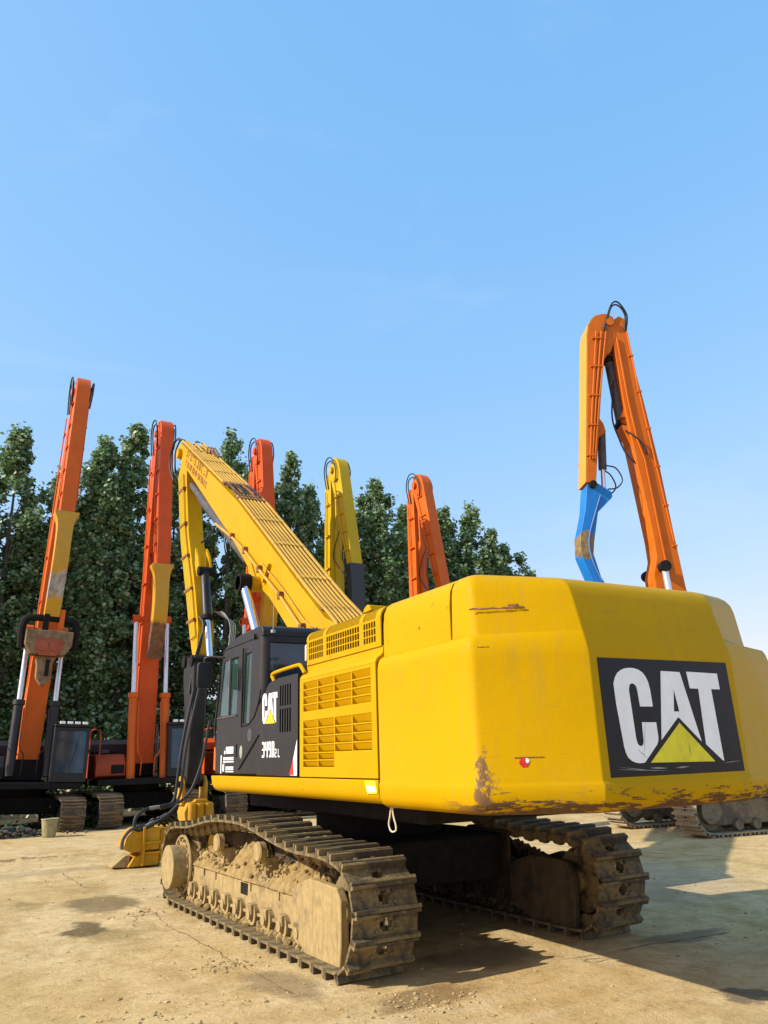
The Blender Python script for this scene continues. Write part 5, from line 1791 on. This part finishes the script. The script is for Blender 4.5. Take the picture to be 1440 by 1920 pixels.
MB().tube(spline([(-.12, 1.62, 10.6), (-.14, 1.78, 9.6), (-.16, 1.68, 9.0), (-.18, 1.56, 8.6), (-.2, 1.34, 8.3)], 6), .022, 7).build('boom_hose', 'rubber', bF)
MB().tube(spline([(-.27, 2.35, 7.5), (-.275, 2.55, 7.0), (-.275, 2.75, 6.4), (-.275, 2.72, 5.9), (-.275, 2.55, 5.4)], 6), .020, 7).build('hydraulic_pipe', 'blue', rF)

# ------------------------------------------------------------------ poplars
def leaf_crown(seed, h, rmax, n_clump, per, leaf, mat, z_low=.6):
    rng = np.random.default_rng(seed)
    # several upright leaders give the ragged top
    leaders = [(0, 0, 1.0, .60)]
    for k in range(8):
        a = rng.uniform(0, 2 * np.pi)
        rr_ = rmax * rng.uniform(.30, .85)
        leaders.append((np.cos(a) * rr_, np.sin(a) * rr_, 1.0 - .34 * (rr_ / rmax) * rng.uniform(.5, 1.3), rng.uniform(.26, .42)))
    wts = np.array([2.2] + [1.0] * 8)
    wts /= wts.sum()
    cents, rad = [], []
    for i in range(n_clump):
        lx, ly, lh, lw = leaders[rng.choice(9, p=wts)]
        t = rng.uniform(0, 1) ** .80
        top = h * lh
        z = z_low + (top - z_low) * t
        env = rmax * lw * np.sin(np.pi * min(1, (t * .84 + .16))) ** .6 * (1 + .25 * np.sin(t * 19 + lx * 5))
        env = max(env, .08)
        a = rng.uniform(0, 2 * np.pi)
        rr_ = env * np.sqrt(rng.uniform(.05, 1))
        lean = .55 + .45 * min(1, t * 2.2)
        cents.append((lx * lean + np.cos(a) * rr_, ly * lean + np.sin(a) * rr_, z))
        rad.append(rng.uniform(.16, .46) * (1.0 - .35 * t))
    cents, rad = np.array(cents), np.array(rad)
    idx = np.repeat(np.arange(n_clump), per)
    N = len(idx)
    off = rng.normal(0, 1, (N, 3))
    off[:, 2] *= 1.35
    P = cents[idx] + off * rad[idx][:, None] * .55
    P[:, 2] = np.clip(P[:, 2], .15, None)
    # leaf frames
    nrm = rng.normal(0, 1, (N, 3))
    nrm += off * .4
    nrm /= np.linalg.norm(nrm, axis=1)[:, None]
    ref = rng.normal(0, 1, (N, 3))
    u = np.cross(nrm, ref)
    u /= np.linalg.norm(u, axis=1)[:, None]
    v = np.cross(nrm, u)
    s = leaf * rng.uniform(.6, 1.25, N)[:, None]
    q = np.stack([P - u * s * .5, P - v * s * .42 + nrm * s * .08, P + u * s * .55, P + v * s * .42 + nrm * s * .08], 1)
    verts = q.reshape(-1, 3)
    me = bpy.data.meshes.new('crown')
    me.vertices.add(4 * N)
    me.vertices.foreach_set('co', verts.astype(np.float32).ravel())
    me.loops.add(4 * N)
    me.loops.foreach_set('vertex_index', np.arange(4 * N, dtype=np.int32))
    me.polygons.add(N)
    me.polygons.foreach_set('loop_start', np.arange(0, 4 * N, 4, dtype=np.int32))
    me.update(calc_edges=True)
    me.materials.append(M[mat])
    return me, leaders


def trunk_mesh(seed, h, leaders):
    rng = random.Random(seed)
    mb = MB()
    mb.tube([(0, 0, -.1), (.03, .02, h * .2), (-.04, .03, h * .5), (0, 0, h * .93)], [.22, .17, .10, .015], 9)
    for lx, ly, lh, _w in leaders[1:]:
        z0 = h * rng.uniform(.08, .3)
        mb.tube([(0, 0, z0), (lx * .6, ly * .6, z0 + h * .12), (lx, ly, h * lh * .6), (lx * .8, ly * .8, h * lh * .92)], [.09, .075, .05, .01], 7)
    for k in range(26):
        z0 = h * rng.uniform(.08, .75)
        a = rng.uniform(0, 6.28)
        l = rng.uniform(.7, 1.7) * (1 - z0 / h * .6)
        mb.tube([(0, 0, z0), (math.cos(a) * l * .6, math.sin(a) * l * .6, z0 + l * .6), (math.cos(a) * l, math.sin(a) * l, z0 + l * 1.3)], [.04, .028, .008], 5)
    return mb.mesh('trunk', 'bark')


PROTO = []
for k in range(4):
    cme, ld = leaf_crown(40 + k, 16.0, 2.15 + .2 * (k % 3), 540, 84, .175, 'leaf')
    PROTO.append((cme, trunk_mesh(k, 16.0, ld)))
trees = [(-5.2, 27.5, 14.6, 1.1, 'bushy poplar at the far left edge of the tree row'),
         (-2.9, 26.6, 15.6, 1.0, 'tall pointed poplar at the left, left of the leftmost orange boom'),
         (-.9, 27.8, 14.6, .95, 'poplar showing behind the leftmost orange boom'),
         (.75, 26.9, 16.1, .9, 'slender poplar just right of the leftmost orange boom'),
         (2.1, 27.3, 17.0, 1.12, 'tallest broad poplar between the two leftmost orange booms'),
         (4.3, 28.0, 15.2, 1.0, 'poplar behind the second orange boom from the left'),
         (6.7, 27.0, 17.4, .95, 'poplar with its top just above the middle of the yellow boom'),
         (8.3, 28.2, 15.4, .9, 'poplar behind the orange red folded arm'),
         (9.9, 27.0, 16.8, .85, 'poplar just right of the orange red folded arm'),
         (11.2, 27.5, 15.2, .8, 'lower narrow poplar just left of the lemon yellow arm'),
         (13.2, 28.4, 14.2, .9, 'lower poplar behind the lemon yellow arm'),
         (15.0, 27.0, 16.2, 1.05, 'poplar between the lemon yellow arm and the next orange arm'),
         (17.2, 28.0, 15.1, .9, 'poplar behind the folded orange arm above the hood'),
         (19.4, 27.2, 14.9, .95, 'poplar just right of the folded orange arm above the hood'),
         (21.4, 27.4, 15.6, 1.0, 'broad poplar second from the right end of the dense row'),
         (23.5, 27.0, 13.4, 1.0, 'low poplar at the right end of the dense row'),
         (30.0, 34.0, 13.4, .8, 'small distant treetop just left of the blue neck, the left of two'),
         (31.6, 34.5, 13.8, .8, 'small distant treetop just left of the blue neck, the right of two'),
         ]
for i, (x, y, h, wd, lab) in enumerate(trees):
    rt = empty('poplar_tree', (x, y, 0), i * 1.37)
    tag(rt, lab, 'tree', 'poplars in a row behind the machines')
    cme, tme = PROTO[i % 4]
    sc = h / 16.0
    for nm, me_ in (('crown', cme), ('trunk', tme)):
        o = obj(nm, me_, rt)
        o.scale = (wd * 1.18, wd * 1.18, sc)

# undergrowth at the foot of the trees, rubble, a pail
rngw = np.random.default_rng(9)


def weed_strip(name, label, spots, leaf, mat='weed'):
    P, S = [], []
    for x, y, w, h, n in spots:
        a = rngw.normal(0, 1, (n, 3))
        P.append(np.stack([x + a[:, 0] * w * .5, y + a[:, 1] * w * .4, np.abs(a[:, 2]) * h * .5 + .02], 1))
    P = np.concatenate(P)
    N = len(P)
    nrm = rngw.normal(0, 1, (N, 3))
    nrm /= np.linalg.norm(nrm, axis=1)[:, None]
    u = np.cross(nrm, rngw.normal(0, 1, (N, 3)))
    u /= np.linalg.norm(u, axis=1)[:, None]
    v = np.cross(nrm, u)
    s = leaf * rngw.uniform(.5, 1.3, N)[:, None]
    q = np.stack([P - u * s * .5, P - v * s * .35, P + u * s * .5, P + v * s * .35], 1).reshape(-1, 3)
    me = bpy.data.meshes.new(name)
    me.from_pydata(q.tolist(), [], np.arange(4 * N).reshape(-1, 4).tolist())
    me.materials.append(M[mat])
    o = obj(name, me)
    tag(o, label, None, kind='stuff')


sp = []
for k in range(90):
    sp.append((rngw.uniform(-9, 26), rngw.uniform(22.5, 30), rngw.uniform(.8, 1.8), rngw.uniform(.5, 1.9), 130))
weed_strip('undergrowth', 'dark undergrowth along the foot of the poplars', sp, .20, 'leaf')
weed_strip('weeds', 'bright green weeds between the parked machines', [(-.95, 15.7, .6, .9, 260), (-.2, 19.5, .8, 2.2, 300), (.3, 20.5, .8, 2.6, 260), (-2.9, 14.6, .7, .35, 200), (2.9, 15.6, .5, .5, 120)], .12)
pl = []
rq = random.Random(8)
for k in range(420):
    x, y = -3.3 + rq.gauss(0, .75), 14.3 + rq.gauss(0, .22)
    s_ = abs(rq.gauss(0, .04)) + .02
    hgt = max(0, .22 - .16 * abs(x + 2.6)) * rq.random()
    pl.append((x, y, hgt + s_ * .3, s_))
scatter('rubble', 'rubble', pl, 'grey rubble heaped in front of the leftmost machine', 12)
pa_ = MB()
pa_.tube([(0, 0, 0), (0, 0, .02), (0, 0, .40), (0, 0, .42)], [.15, .155, .20, .205], 22)
pail = pa_.build('pail', 'pail', None)
pail.location = (-1.88, 13.65, -.01)
tag(pail, 'dirty pale pail standing before the tracks of the leftmost machine', 'pail')
MB().tube([(.205 * math.cos(a), .205 * math.sin(a), .42) for a in np.linspace(0, 6.28, 25)[:-1]], .014, 6, True).build('rim', 'pail', pail)
